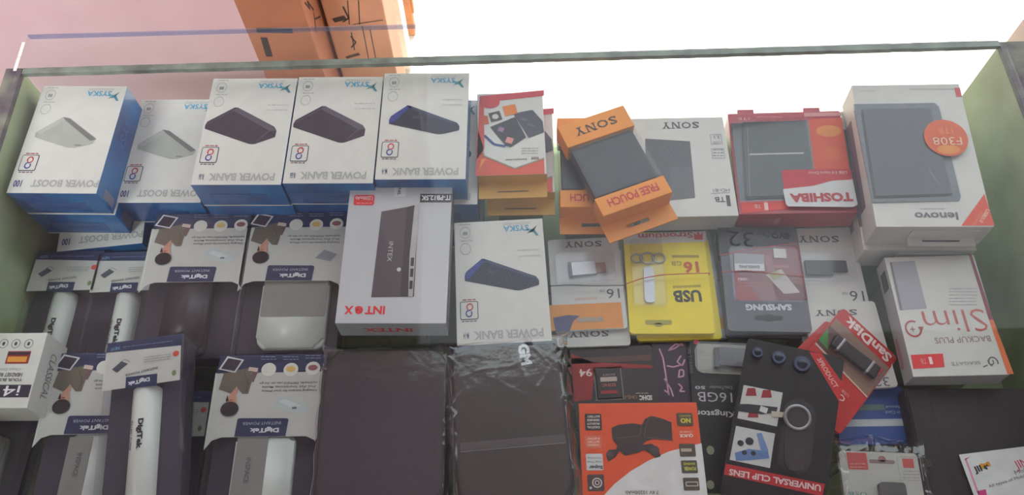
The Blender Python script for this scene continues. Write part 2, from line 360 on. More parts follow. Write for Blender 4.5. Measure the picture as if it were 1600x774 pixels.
# neighbouring counter on the right
nb = bpy.data.objects.new('neighbouring_counter', None); COL.objects.link(nb); nb.location = (.906, .34, 0); tag(nb, 'beige framed neighbouring counter with a dark glass top, right of the green sided one', 'counter')
BEI = mat('beige_frame', (205, 190, 178), .5, .08, 20)
for nm, c, s_, m_ in (('cabinet', (0, 0, .41), (.58, .72, .82), BEI), ('dark_top', (.02, 0, .855), (.50, .64, .01), mat('dark_interior', (70, 62, 78), .2)),
        ('frame_rail', (0, .345, .85), (.58, .03, .06), BEI), ('frame_rail', (0, -.345, .85), (.58, .03, .06), BEI), ('frame_rail', (-.272, 0, .85), (.036, .66, .058), BEI), ('frame_rail', (.275, 0, .85), (.03, .66, .058), BEI)):
    bm = bmesh.new(); box(bm, c, s_, .002); link(nm, bm, m_, nb)

# ================================================================ row 1: blue and white power bank boxes
g1 = 'white and blue power bank boxes'
# print common to the range, measured on the right-hand box of the row
def syska_common(it):
    q = K(168, 168, 164); d = K(120, 122, 122); bl = K(70, 160, 196); gr = K(46, 120, 96)
    it.text('brand_mark', 'SYSKA', 692, 126, 38, 8, bl, bold=.02); it.text('brand_mark', 'ACCESSORIES', 694, 119.5, 40, 3, q)
    it.poly('brand_mark', [(724, 123), (718, 131), (707, 134), (716, 128)], gr); it.poly('brand_mark', [(724, 123), (719, 128), (725, 137), (721, 137), (715, 130)], K(58, 130, 150)); it.poly('brand_mark', [(718, 128), (706, 127), (709, 130), (716, 133)], K(90, 170, 180))
    for cy in (129, 151):
        it.ring('round_badges', 616 if cy == 129 else 614, cy, 8, 1, q); it.small('round_badges', 617, cy-11, 17, 1, 2, q, 1.6)
    it.text('round_badges', '88', 616, 130, 7, 5, d, bold=.02); it.disc('round_badges', 614, 151, 3, 3, K(205, 205, 200))
    it.rect('safety_seal', 609.5, 234, 27, 25, K(74, 76, 84), 1, r=3); it.rect('safety_seal', 609.5, 234, 24.5, 22.5, WHITE, 2, r=2)
    it.ring('safety_seal', 611, 229.5, 5.2, 1.9, K(196, 52, 54), 3, 16, -100, 230); it.ring('safety_seal', 608.8, 238.3, 5.2, 1.9, K(52, 66, 140), 3, 16, 60, 400); it.small('safety_seal', 611, 219.5, 19, 1, 2, K(170, 90, 90), 2); it.small('safety_seal', 609, 248.5, 24, 1, 2, K(120, 90, 110), 2)
    # near side: lid seam, darker foil sticker; right side print
    W, H, T = it.W, it.H, it.T
    it.add('lid_seam', [(-W/2+.001, .0), (W/2-.001, .0), (W/2-.001, .0022), (-W/2+.001, .0022)], WHITE, 1, 'near')
    it.add('side_sticker', [(-.036, .006), (.030, .006), (.030, .026), (-.036, .026)], K(46, 92, 150, .15), 1, 'near')
    it.text('side_sticker', 'Power your life', -.003, .016, .04, .006, K(30, 66, 120), 180, 0, 2, 'near', metres=True)
    it.add('code_label', [(-H/2+.004, .006), (-H/2+.016, .006), (-H/2+.016, .030), (-H/2+.004, .030)], K(120, 126, 150), 1, 'right')
    it.text('side_print', 'SYSKA', .01, T/2, .06, .014, K(48, 100, 170), 180, 0, 1, 'right', metres=True)
QE = [(601, 113), (734, 112), (728, 282), (584, 283)]
SW, SH, ST = .1012, .1505, .045
def sy(label, quad, z, kind, ref=None, top=False):
    it = Item('power_bank_box', label, 'box', QE, .855, ST, g1, SW, SH)
    it.carton(WHITE, BLUE); syska_common(it)
    if kind == 'boost':
        it.text('model_lettering', 'POWER BOOST', 674, 265, 106, 11.5, K(168, 168, 166), bold=.035); it.text('capacity_lettering', '100', 600, 266, 13, 11, K(60, 72, 128), bold=.03)
        lt = K(166, 170, 160); it.poly('product_picture', [(608, 187), (645, 163), (656, 165), (705, 196), (702, 203), (676, 210), (664, 210), (608, 194)], lt)
        it.poly('product_picture', [(645, 163), (656, 165), (705, 196), (697, 199), (650, 168)], K(112, 114, 112), 2); it.poly('product_picture', [(608, 187), (645, 163), (650, 168), (616, 190)], K(176, 178, 172), 2); it.line('product_picture', [(674, 206), (684, 206)], 2, K(120, 122, 120), 2)
    else:
        it.text('model_lettering', 'POWER BANK', 664, 268, 104, 12, K(168, 168, 166), bold=.035)
        it.text('capacity_lettering', 'M-14' if kind == 'blue' else 'R-56', 601, 268, 6 if 0 else 8, 9, K(70, 80, 110), bold=.02)
        it.small('small_print', 707, 160, 32, 2, 8, K(182, 180, 176), 2)
        if kind == 'dark':
            P = [(598, 186), (642, 162), (702, 192), (708, 198), (707, 207), (678, 217), (672, 216), (600, 190)]
            P = [(597, 188), (600, 182), (640, 160), (645, 160), (706, 190), (710, 196), (709, 206), (678, 217), (670, 217), (597, 193)]
            it.poly('product_picture', P, K(52, 44, 58)); it.poly('product_picture', [(645, 160), (706, 190), (710, 196), (700, 197), (638, 165)], K(84, 76, 90), 2); it.line('product_picture', [(600, 186), (640, 164), (700, 196), (680, 214)], 1, K(96, 88, 100), 3)
        else:
            it.poly('product_picture', [(608, 188), (611, 182), (637, 165), (642, 166), (714, 192), (718, 198), (717, 204), (690, 210), (683, 210), (608, 194)], K(24, 26, 54))
            it.poly('product_picture', [(608, 188), (611, 182), (637, 165), (644, 167), (636, 172), (616, 191), (608, 193)], K(36, 52, 132), 2); it.poly('product_picture', [(637, 165), (714, 192), (718, 198), (640, 170)], K(50, 58, 90), 2); it.disc('product_picture', 650, 184, 6, 2.5, K(58, 58, 78), 3)
    it.done(); e = it.e; n = it
    P = [un(*a, z) for a in quad]; ex = (P[1]-P[0]+P[2]-P[3])/2; ey = (P[0]-P[3]+P[1]-P[2])/2
    n.a = (math.atan2(ex.y, ex.x)+math.atan2(-ey.x, ey.y))/2; e1 = Vector((math.cos(n.a), math.sin(n.a), 0)); e2 = Vector((-math.sin(n.a), math.cos(n.a), 0))
    n.c = {False: sum(P, Vector())/4, 'left': (P[0]+P[3])/2+e1*SW/2, 'near': (P[2]+P[3])/2+e2*SH/2}[top]; n.z = z
    e.location = (n.c.x, n.c.y, z-ST); e.rotation_euler = (0, 0, n.a); return n
A = sy('white POWER BOOST box with a silver bank picture, topmost in the far left corner', [(68, 136), (201, 135), (148, 301), (9.7, 301)], .855, 'boost')
B = sy('white POWER BOOST box partly covered by its right neighbour, second stack from the left panel', [(222, 155), (355, 152), (316, 316), (177, 318)], .81, 'boost', top='left')
C = sy('white POWER BANK box with a dark bank picture, third stack from the left panel', [(335, 124), (467, 122), (437, 287), (296, 290)], .855, 'dark')
D = sy('white POWER BANK box with a dark bank picture, fourth stack from the left', [(468, 122), (601, 119), (582, 286), (439, 287)], .855, 'dark')
E_ = sy('white POWER BANK box with a blue bank picture, topmost, left of the red card-case pack', QE, .857, 'blue')
hid = ()
sub(A.e, 'blue sided box directly beneath the topmost one in the far left corner stack', .002, -.001, -ST, A)
a3 = copy_tree(A.e, 'lowest box of the far left corner stack, only its white POWER BOOST strip showing', [(93, 230), (222, 229), (220, 386), (91, 388)], .765, A, top='near')
sub(B.e, 'blue sided box beneath the POWER BOOST box of the second stack from the left', .003, .001, -ST, B)
b3 = copy_tree(B.e, 'lowest box of the second stack from the left, a short white strip of it showing', [(226, 230), (355, 229), (352, 385), (224, 386)], .72, B, top='near')
sub(C.e, 'blue sided box beneath the dark bank box of the third stack from the left', .002, 0, -ST, C)
sub(D.e, 'blue sided box beneath the dark bank box of the fourth stack from the left', -.001, .002, -ST, D)
sub(E_.e, 'second box down in the stack left of the red card-case pack, edge jutting right', .011, -.006, -ST, E_)
sub(E_.e, 'lowest box in the stack left of the red card-case pack, edge jutting right', .015, -.014, -2*ST, E_)
riser(-.565, -.452, .53, .65, .72); riser(-.35, -.16, .53, .645, .765); riser(-.14, -.05, .50, .63, .722)
F_ = sy('white POWER BANK box with a deep blue bank picture, right of the silver grey box', [(713, 351), (847, 342), (862, 530), (711, 540)], .81, 'blue')
riser_for(F_)

# ================================================================ row 1: orange card reader packs
def reader(label, quad, z, top=False):
    it = Item('memory_card_case_pack', label, 'pack', quad, z, .018, 'orange and white card case packs')
    rb = K(214, 78, 52); it.carton(WHITE, RED, GOLD)
    bm = bmesh.new(); box(bm, (0, -it.H/2-.010, .001), (it.W, .022, .0016)); link('hang_tab', bm, GOLD, it.e)
    it.add('hang_slot', [(-.018, 0), (.018, 0), (.018, .0012), (-.018, .0012)], K(60, 40, 20), 1)
    it.acc['hang_slot'] = [([(x, -it.H/2-.013+y, .0021) for x, y in ((-.018, 0), (.018, 0), (.018, .0014), (-.018, .0014))], K(60, 40, 20))]
    F = 'front_print'
    it.poly(F, [(749.5, 150.5), (850, 141), (850, 150), (749, 161)], K(196, 50, 64)); it.poly(F, [(850, 212+35), (851, 272), (743, 275), (746, 200), (755, 230), (756, 244), (804, 263)], rb)
    it.poly(F, [(749, 158), (756, 156), (757, 232), (745, 250)], K(206, 70, 56)); it.disc(F, 766, 160.5, 15, 9, K(202, 54, 62), 2)
    it.line(F, [(755, 238), (756, 244), (804, 264), (850, 248)], 2.4, K(150, 146, 120), 3); it.poly(F, [(752, 250), (760, 247), (748, 268)], K(230, 140, 60), 3)
    it.poly('product_picture', [(766, 199), (805, 183), (822, 215), (798, 231), (790, 228)], K(50, 48, 62), 2); it.poly('product_picture', [(802, 178), (832, 172), (848, 190), (850, 207), (826, 216)], K(66, 62, 78), 2)
    it.rect('product_picture', 783, 203, 9, 7, K(150, 110, 150), 3, rot=-25); it.rect('product_picture', 796, 220, 11, 9, K(214, 140, 130), 3, rot=-20); it.line('product_picture', [(757, 212), (772, 226), (790, 229)], 4, K(50, 70, 130), 2); it.rect('product_picture', 818, 187, 10, 3, K(110, 104, 120), 3, rot=-20); it.rect('product_picture', 830, 196, 12, 3, K(104, 98, 114), 3, rot=-20)
    it.rect(F, 774, 182.5, 18, 14, K(66, 62, 54), 3, rot=15); it.disc(F, 774, 183, 5, 4, K(200, 196, 190), 4); it.rect(F, 797, 172.5, 20, 15, K(224, 120, 30), 3, rot=12); it.poly(F, [(754, 180), (762, 182), (764, 194), (755, 195)], K(206, 84, 50), 2)
    it.small(F, 828, 236, 26, 3, 4, K(160, 160, 156), 1.8); it.text(F, 'backpacker', 806, 249.5, 34, 4, K(110, 100, 90), bold=.02); it.text(F, '888', 836, 247.5, 12, 5, K(140, 110, 90), bold=.02)
    return it.done()
QR = [(749, 150), (850, 140.5), (851.5, 272), (743, 275.5)]
r1 = reader('red and white pack with a black card case picture and gold hanging tab', QR, .83)
r2 = copy_tree(r1.e, 'pack lying under the red and white card-case pack, its red edge showing', [(764, 170), (862, 168), (866, 304), (760, 306)], .812-.0015, r1); riser_for(r2)

# ================================================================ row 1: orange pouch packs, white and red drive boxes
def pouch(label, quad, z):
    it = Item('hard_drive_pouch_pack', label, 'pack', quad, z, .026, 'orange pouch packs')
    W, H, T = it.W, it.H, it.T
    fb = H*.245; nb_ = H*.185
    bm = bmesh.new(); box(bm, (0, H/2-fb/2, T/2), (W, fb, T), .001); link('far_band', bm, ORANGE, it.e)
    bm = bmesh.new(); box(bm, (0, -H/2+nb_/2, T/2), (W, nb_, T), .001); link('near_band', bm, ORANGE, it.e)
    y0, y1 = -H/2+nb_, H/2-fb
    bm = bmesh.new(); box(bm, (0, (y0+y1)/2, T/2-.002), (W-.006, y1-y0-.0005, T-.006), .004); link('pouch', bm, mat('dark_pouch', (34, 30, 40), .6, .2, 40, bump=.4), it.e)
    bm = bmesh.new(); box(bm, (0, (y0+y1)/2, T/2), (W-.0005, y1-y0, T-.0006), .002); link('clear_wrap', bm, WRAP, it.e)
    # hanging tab with a slot, at the level of the back
    bm = bmesh.new(); t = .022
    for x0, x1, y0, y1 in ((-W/2, W/2, -H/2-.0075, -H/2), (-W/2, W/2, -H/2-t, -H/2-.0125), (-W/2, -.016, -H/2-.0125, -H/2-.0075), (.012, W/2, -H/2-.0125, -H/2-.0075)): box(bm, ((x0+x1)/2, (y0+y1)/2, .001), (x1-x0, y1-y0, .0016))
    link('hang_tab', bm, ORANGE, it.e)
    return it
def pouch_print(it, a, b, n=.5):
    W, H, T = it.W, it.H, it.T
    it.text('brand_lettering', 'SONY', .0, H/2-H*.12, W*.62, H*.085, K(70, 46, 28), metres=True); it.text('pouch_lettering', 'FREE POUCH', 0.0, -H/2+H*.10, W*.72, H*.082, K(198, 40, 16), bold=.03, metres=True); it.done()
p1 = pouch('orange pack with a dark pouch, lying straight under the tilted orange pouch pack', [(873, 186), (979, 182), (987, 322), (873, 325)], .812); pouch_print(p1, 0, 0); riser_for(p1)
p2 = pouch('tilted orange pack with a dark pouch, resting across the other orange pouch pack', [(873, 200), (975, 161.5), (1049, 301), (941, 339)], .8395); pouch_print(p2, 0, 0)
sb = Item('hard_drive_box', 'white 1TB hard drive box with a grey square picture, right of the tilted orange pack', 'box', [(986, 187), (1133, 181), (1150, 336), (1001, 342)], .80, .032)
sb.carton(WHITE, GREYB); F = 'front_print'
sb.text(F, 'SONY', 1063, 196, 58, 10, K(80, 80, 86)); sb.poly('product_picture', [(1008, 217), (1078, 221), (1086, 309), (1010, 316)], K(88, 88, 94)); sb.poly('product_picture', [(1046, 262), (1082, 262), (1086, 309), (1048, 313)], K(100, 100, 106), 2)
sb.frame(F, 1119, 218, 17, 15, 1, K(150, 150, 154)); sb.text(F, 'USB', 1120, 223, 12, 4, K(120, 120, 124)); sb.text(F, '3.1', 1120, 214.5, 9, 5, K(120, 120, 124), bold=.02); sb.frame(F, 1122, 240, 19, 15, 1, K(160, 160, 164)); sb.small(F, 1122, 239, 16, 3, 4.5, K(130, 130, 134), 1.8)
sb.text(F, 'HD-B1', 1127, 297.5, 26, 5, K(110, 110, 114)); sb.line(F, [(1110, 303), (1141, 301)], .8, K(120, 120, 124)); sb.text(F, '1', 1138, 314, 6, 17, K(70, 70, 74), bold=.02); sb.text(F, 'TB', 1125, 312, 16, 8, K(80, 80, 84), bold=.02)
sb.done(); riser_for(sb)
tb = Item('hard_drive_box', 'red 1TB hard drive box with a clear window over a black drive, between white boxes', 'box', [(1139.5, 179), (1311, 172), (1341, 331), (1152, 337)], .80, .034, pose=(.3359, .5587, -2.92, 1.06, -4.0, .1348, .1434))
TR = mat('red_gloss_board', (170, 32, 52), .3, .1, 10, coat=.3); tb.carton(TR, TR)
tb.poly('window_tray', [(1141, 193), (1262, 188), (1271, 264), (1269, 312), (1156, 314)], K(44, 44, 50))
tb.poly('flame_print', [(1261, 187), (1315, 184), (1328, 268), (1271, 266)], K(214, 78, 44)); tb.disc('flame_print', 1295, 205, 20, 9, K(226, 136, 52), 2); tb.disc('flame_print', 1300, 240, 13, 12, K(218, 98, 50), 2)
bm = bmesh.new(); P = [tb.loc(x, y) for x, y in ((1158, 193), (1257, 190), (1268, 262), (1266, 308), (1164, 312))]; prism(bm, ensure_ccw(P), tb.T, tb.T+.004)
bmesh.ops.bevel(bm, geom=list(bm.edges), offset=.0015, segments=2, affect='EDGES'); d = link('drive', bm, mat('black_drive', (26, 28, 31), .3, .05), tb.e)
tb.line('drive_mark', [(1171, 241.5), (1256, 239.5)], 3, K(178, 176, 170), 1, h=tb.T+.004); tb.line('drive_mark', [(1168, 198), (1172, 306)], 1, K(110, 110, 116), 1, h=tb.T+.004)
tb.poly('brand_label', [(1221, 268), (1225, 266), (1329, 264), (1340, 320), (1333, 324), (1232, 323), (1228, 320)], K(190, 34, 44), 1, h=tb.T+.0045)
tb.poly('brand_label', [(1223, 296), (1270, 291), (1300, 283), (1332, 281), (1340, 320), (1333, 324), (1232, 323), (1228, 320)], K(206, 206, 206), 2, h=tb.T+.0045)
tb.text('brand_label', 'TOSHIBA', 1283, 309, 98, 14, K(176, 36, 46), bold=.05, lay=3, h=tb.T+.0045); tb.text('brand_label', 'USB 3.0 Hard Drive', 1293, 270.5, 60, 4.5, K(236, 190, 190), lay=3, h=tb.T+.0045)
tb.poly('capacity_band', [(1157, 317), (1230, 314), (1233, 327), (1160, 334)], K(222, 54, 44), 2); tb.text('capacity_band', '1', 1197, 323, 6, 12, K(240, 200, 190), bold=.03, lay=3); tb.text('capacity_band', 'TB', 1184, 323, 10, 6, K(236, 190, 180), lay=3)
tb.rect('top_band', 1285, 179, 58, 6, K(214, 140, 140), 1); tb.text('top_band', '1TB', 1162, 186, 18, 4, K(220, 150, 150)); tb.small('top_band', 1202, 183, 40, 1, 3, K(200, 110, 120), 2)
tb.text('side_print', '1', -.0205, .016, .006, .016, K(200, 90, 100), 180, .03, 1, 'near', metres=True); tb.text('side_print', 'TB', -.029, .018, .009, .008, K(200, 90, 100), 180, 0, 1, 'near', metres=True); tb.text('side_print', 'CANVIO DESK', .035, .020, .04, .005, K(190, 90, 100), 180, 0, 1, 'near', metres=True)
bm = bmesh.new()
for dx in (-.045, .035): box(bm, (dx, tb.H/2+.003, tb.T-.003), (.020, .008, .003), .001)
link('closure_tab', bm, TR, tb.e); P = [tb.loc(x, y) for x, y in ((1142, 191), (1262, 187), (1271, 264), (1270, 316), (1155, 318))]; bm = bmesh.new(); prism(bm, ensure_ccw(P), tb.T+.0003, tb.T+.0043+.0002); link('clear_window', bm, CLEAR, tb.e)
tb.done(); riser_for(tb)
# lenovo boxes
lb = Item('hard_drive_box', 'large white hard drive box with an orange round sticker, in the far right corner', 'box', [(1332, 135.5), (1498, 129), (1553.5, 355), (1368, 355)], .843, .042, 'white hard drive boxes in the far right corner', pose=(.4672, .5375, -3.67, 1.41, -3.48, .1235, .1922))
lb.carton(WHITE, WHITE); wl = [(1332, 163), (1460, 161), (1467, 167), (1501, 307), (1498, 315), (1362, 318)]
lb.poly('window_tray', wl, K(70, 71, 76)); bm = bmesh.new(); P = [lb.loc(x, y) for x, y in ((1345, 172), (1452, 170), (1488, 306), (1366, 310))]
prism(bm, ensure_ccw(P), lb.T, lb.T+.003); bmesh.ops.bevel(bm, geom=list(bm.edges), offset=.0012, segments=2, affect='EDGES'); link('drive', bm, mat('grey_drive', (58, 58, 64), .35, .06), lb.e)
lb.text('drive_mark', 'lenovo', 1461, 278, 26, 5, K(130, 130, 136), -68, h=lb.T+.0032)
bm = bmesh.new(); prism(bm, ensure_ccw([lb.loc(x, y) for x, y in wl]), lb.T+.0003, lb.T+.0036); link('clear_window', bm, CLEAR, lb.e)
lb.disc('round_sticker', 1478, 215.5, 34, 28, K(214, 92, 40), 1, 32, h=lb.T+.0042); lb.disc('round_sticker', 1482, 234, 18, 7, K(226, 140, 52), 2, 24, h=lb.T+.0042); lb.text('round_sticker', 'F308', 1480, 221, 45, 12, K(236, 190, 160), bold=.0, lay=3, h=lb.T+.0042); lb.text('round_sticker', '1TB', 1477, 205, 22, 8, K(232, 150, 90), lay=3, h=lb.T+.0042)
lb.text('brand_lettering', 'lenovo', 1463, 338, 68, 12, K(110, 106, 112), bold=.03); lb.small('brand_lettering', 1458, 326.5, 40, 1, 3, K(150, 150, 150), 1.6)
lb.poly('corner_flash', [(1538, 303), (1554, 353), (1502, 353)], K(218, 74, 46)); lb.text('corner_flash', 'USB3.0', 1538, 338, 24, 6, K(240, 200, 170), 235, bold=.02, lay=2); lb.text('corner_flash', 'HIGH SPEED', 1527, 343, 24, 4, K(238, 160, 110), 235, lay=2)
lb.rect('top_print', 1497, 144.5, 9, 14, K(206, 80, 84), 1); lb.small('top_print', 1455, 139.5, 70, 1, 3, K(170, 160, 158), 1.6); lb.small('top_print', 1358, 142, 28, 1, 3, K(190, 190, 186), 1.6)
W, H, T = lb.W, lb.H, lb.T
lb.add('side_print', [(-.06, .004), (.06, .004), (.06, .022), (-.06, .022)], K(120, 90, 110), 1, 'left')
bm = bmesh.new(); box(bm, (.014, -H/2-.0008, T-.016), (.072, .0016, .018), .0005); box(bm, (.014, -H/2-.006, T-.0245), (.072, .010, .0014)); link('hang_flap', bm, WHITE, lb.e)
lb.acc['hang_slot'] = [([(x+.014, -H/2-.0062+y, T-.0236) for x, y in ((-.02, 0), (.02, 0), (.02, .0022), (-.02, .0022))], K(60, 56, 60))]
lb.done(); riser_for(lb, .042)
sub(lb.e, 'white hard drive box beneath the orange stickered one, its hanging flap sticking out', .000, -.006, -.0428, lb, ('corner_flash',))

# ================================================================ DigiTek window packs
def pack_base(name, label, quad, z, T, group, W, H, top=True, anchor=True):
    it = Item(name, label, 'pack', quad, z, T, group, W, H, anchor)
    it.plate('tray', .001, T-.016, TRAY, .004, W-.003, H-.003)
    bm = bmesh.new(); box(bm, (0, 0, T/2), (W, H, T), .0015); link('clear_box', bm, CLEAR, it.e)
    return it
def bankbox(it, name, x0, x1, y0, y1, m, r=.008, z1=None, rr=None):
    T = it.T; z1 = z1 or T-.003; bm = bmesh.new(); prism(bm, rrect(x1-x0, y1-y0, r, 6, (x0+x1)/2, (y0+y1)/2), T-.018, z1)
    bmesh.ops.bevel(bm, geom=[e for e in bm.edges if abs(e.verts[0].co.z-z1) < 1e-6 and abs(e.verts[1].co.z-z1) < 1e-6], offset=rr or .004, segments=4, affect='EDGES')
    return link(name, bm, m, it.e, True)
QM4 = [(345.6, 556), (508, 553), (488, 800), (300, 805)]
g2 = 'window packs with a printed man holding a tablet'
MW, MH, MT = .114, .178, .042
def man_pack(label, quad, z, pic, anchor=True):
    """printed on the pack nearest the camera, then carried to its own place"""
    it = pack_base('power_bank_pack', label, QM4, .79, MT, g2, MW, MH)
    hc = MT-.0012; F = 'insert_card'; L0 = lambda x, y: it.loc(x, y, hc)
    lab = [(337, 583), (507, 580), (495, 698), (491, 688), (478, 682), (346, 684), (331, 689), (318, 704)]
    it.poly(F, lab, CREAM, 0, hc); it.poly(F, [(345, 556), (512, 553), (508, 581), (338, 584)], NAVY, 0, hc)
    it.poly(F, [(371, 656), (374, 654), (448, 654), (451, 656), (446, 682), (366, 683)], NAVY, 1, hc)
    it.text(F, 'DigiTek', 397+16, 672, 46, 9, K(214, 216, 220), bold=.05, lay=2, h=hc); it.text(F, 'INSTANT POWER', 409, 662, 60, 4.5, K(176, 182, 196), lay=2, h=hc)
    for k, (x, y, c) in enumerate(((420, 578, K(220, 220, 205)), (454.6, 578, K(226, 190, 110)), (489, 576, K(150, 90, 96)))):
        it.disc(F, x, y, 11.5, 10.5, K(224, 222, 210), 1, 20, hc); it.disc(F, x, y-1, 7.5, 4.5, c, 2, 16, hc); it.small(F, x, y-18, 24, 2, 4, K(120, 128, 160), 1.6)
    for k, (t, wd) in enumerate((('Charging Solution for your iPhone', 86), ('iPod, iPad, Smartphones, Mobile', 84), ('mp3/mp4s, PSP/NDS use, on the go', 90))):
        it.text(F, t, 452-k*.5, 610.5-k*6, wd, 4.6, K(96, 90, 92), bold=.01, h=hc)
    G = 'man_picture'; skin = K(206, 150, 124)
    it.poly(G, [(398, 573), (404, 580), (396, 598), (388, 594)], K(120, 92, 92), 1, hc); it.poly(G, [(390, 574), (404, 576), (402, 582), (388, 580)], K(214, 190, 180), 3, hc)
    it.poly(G, [(350, 584), (366, 580), (391, 575), (394, 595), (388, 616), (379, 616), (371, 607), (362, 616), (342, 609)], K(110, 100, 84), 2, hc); it.line(G, [(382, 582), (388, 600), (384, 614)], 1.2, K(84, 76, 66), 3, hc)
    it.poly(G, [(371, 604), (372, 611), (369, 620), (358, 620), (363, 613)], skin, 3, hc); it.disc(G, 362, 627, 8.5, 10, skin, 4, 18, hc); it.disc(G, 359, 640, 14, 11.5, K(50, 38, 42), 5, 20, hc); it.poly(G, [(353, 628), (356, 618), (358, 628)], K(50, 38, 42), 5, hc)
    it.rect(G, 362, 626, 5, 1.4, K(150, 70, 70), 6, h=hc); it.poly(G, [(356, 557.5), (382, 563), (368, 583.5), (342, 578)], K(216, 214, 214), 4, hc); it.poly(G, [(357.5, 560.5), (378, 564.5), (367, 581), (346, 577)], K(58, 48, 60), 5, hc)
    H_ = 'product_picture'
    if pic == 'grey': it.poly(H_, [(452, 640), (468, 624), (492, 632), (478, 646)], K(140, 144, 150), 1, hc); it.poly(H_, [(468, 624), (492, 632), (496, 636), (480, 648), (478, 646), (490, 633)], K(186, 188, 188), 2, hc)
    else: it.poly(H_, [(428, 632), (434, 622), (444, 618), (484, 635), (480, 642), (462, 647), (430, 638)], K(190, 200, 196), 1, hc); it.poly(H_, [(436, 628), (446, 624), (470, 634), (460, 640)], K(206, 214, 208), 2, hc); it.rect(H_, 460, 638, 7, 3, K(110, 116, 116), 3, h=hc)
    it.done()
    P = [un(*a, z) for a in quad]; ex = (P[1]-P[0]+P[2]-P[3])/2; ey = (P[0]-P[3]+P[1]-P[2])/2
    it.a = (math.atan2(ex.y, ex.x)+math.atan2(-ey.x, ey.y))/2; e2 = Vector((-math.sin(it.a), math.cos(it.a), 0))
    it.c = (P[0]+P[1])/2-e2*MH/2; it.z = z; it.e.location = (it.c.x, it.c.y, z-MT); it.e.rotation_euler = (0, 0, it.a); return it
BW = mat('white_plastic', (222, 226, 216), .3, .02); BG = mat('warm_grey_plastic', (142, 140, 134), .4, .03); BD = mat('dark_plastic', (66, 54, 62), .35, .06)
m1 = man_pack('window pack with a printed man and dark bank, beneath the third blue stack', [(247, 336), (394, 331), (357, 551), (192, 556)], .79, 'white')
bankbox(m1, 'power_bank', -.028, .022, -.085, .028, BD, .008); riser_for(m1)
m2 = man_pack('window pack with a printed man and grey white bank, left of the silver box', [(395, 333), (543, 330), (519, 551), (358, 552)], .79, 'grey')
a_ = m2.loc(408, 437); b_ = m2.loc(510, 493); bankbox(m2, 'power_bank', a_[0]+.002, b_[0]-.001, m2.loc(400, 541)[1], a_[1]+.006, BW, .012, m2.T-.005)
c_ = m2.loc(405, 440); bm = bmesh.new(); prism(bm, rrect(b_[0]-a_[0]-.006, a_[1]-b_[1]+.004, .002, 3, (a_[0]+b_[0])/2, (a_[1]+b_[1])/2+.003), m2.T-.006, m2.T-.0045); link('grey_panel', bm, BG, m2.e); riser_for(m2)
m3 = man_pack('window pack with a printed man, half under the topmost slim pack at lower left', [(92, 553), (250, 549), (213, 790), (15, 800)], .79, 'white')
bankbox(m3, 'power_bank', -.022, .022, -.085, .001, BW, .006); bm = bmesh.new(); prism(bm, rrect(.024, .08, .001, 2, -.011, -.043), m3.T-.004, m3.T-.0022); link('grey_panel', bm, BG, m3.e)
m3.text('bank_lettering', 'INSPACE', -.009, -.032, .024, .005, K(96, 94, 92), -90, .02, 0, metres=True, h=m3.T-.0018); m3.done(); riser_for(m3)
m4 = man_pack('window pack with a printed man and grey white bank, left of the dark pouches', QM4, .79, 'white')
x0 = m4.loc(366, 700)[0]; x1 = m4.loc(458, 700)[0]; xm = m4.loc(419, 700)[0]; yt = m4.loc(400, 680)[1]
bankbox(m4, 'power_bank', x0, x1, -.086, yt, BW, .006); bm = bmesh.new(); prism(bm, rrect(xm-x0-.003, yt+.08, .001, 2, (x0+xm)/2, (yt-.08)/2), m4.T-.004, m4.T-.0022); link('grey_panel', bm, BG, m4.e)
m4.text('bank_lettering', 'INSPACE', x0+.016, -.035, .026, .005, K(100, 98, 96), -90, .02, 0, metres=True, h=m4.T-.0018); m4.done(); riser_for(m4)
# slim packs with the cylinder bank
QL3 = [(168, 536), (288, 519.5), (270, 797), (146, 812)]
g3 = 'slim window packs with a white cylinder power bank'
L3 = pack_base('slim_power_bank_pack', 'slim window pack with a white cylinder bank, lying on top at lower left', QL3, .832, .04, g3, .079, .172)
hc = L3.T-.0012; F = 'insert_card'
L3.poly(F, [(168.5, 537), (287.5, 521), (283, 540), (166, 552)], NAVY, 0, hc); L3.poly(F, [(166, 552), (283, 540), (281, 594), (159, 612)], CREAM, 0, hc)
L3.small(F, 232, 538, 80, 1, 3, K(90, 100, 140), 2, rot=7); L3.text(F, 'NEW', 180, 545.5, 14, 5, K(120, 170, 210), rot=184, h=hc)
L3.poly('product_picture', [(175, 578), (190, 565), (200, 569), (183, 583)], K(70, 76, 88), 1, hc); L3.line('product_picture', [(188, 566), (196, 562), (203, 566)], .8, K(110, 110, 116), 1, hc)
L3.disc(F, 275, 553, 5, 4.5, K(212, 80, 56), 1, 16, hc); L3.small(F, 246, 560, 42, 3, 3.5, K(150, 150, 146), 1.4, rot=7); L3.disc(F, 272, 583, 3.5, 4.5, K(120, 140, 90), 1, 14, hc)
L3.text(F, 'INSTANT POWER', 221, 581, 50, 4, K(80, 76, 84), 187, h=hc, bold=.02); L3.poly(F, [(197, 590), (246, 584), (245, 603), (196, 608)], NAVY, 1, hc); L3.text(F, 'DigiTek', 217, 596, 34, 8, K(214, 216, 220), 187, bold=.05, lay=2, h=hc)
L3.done()
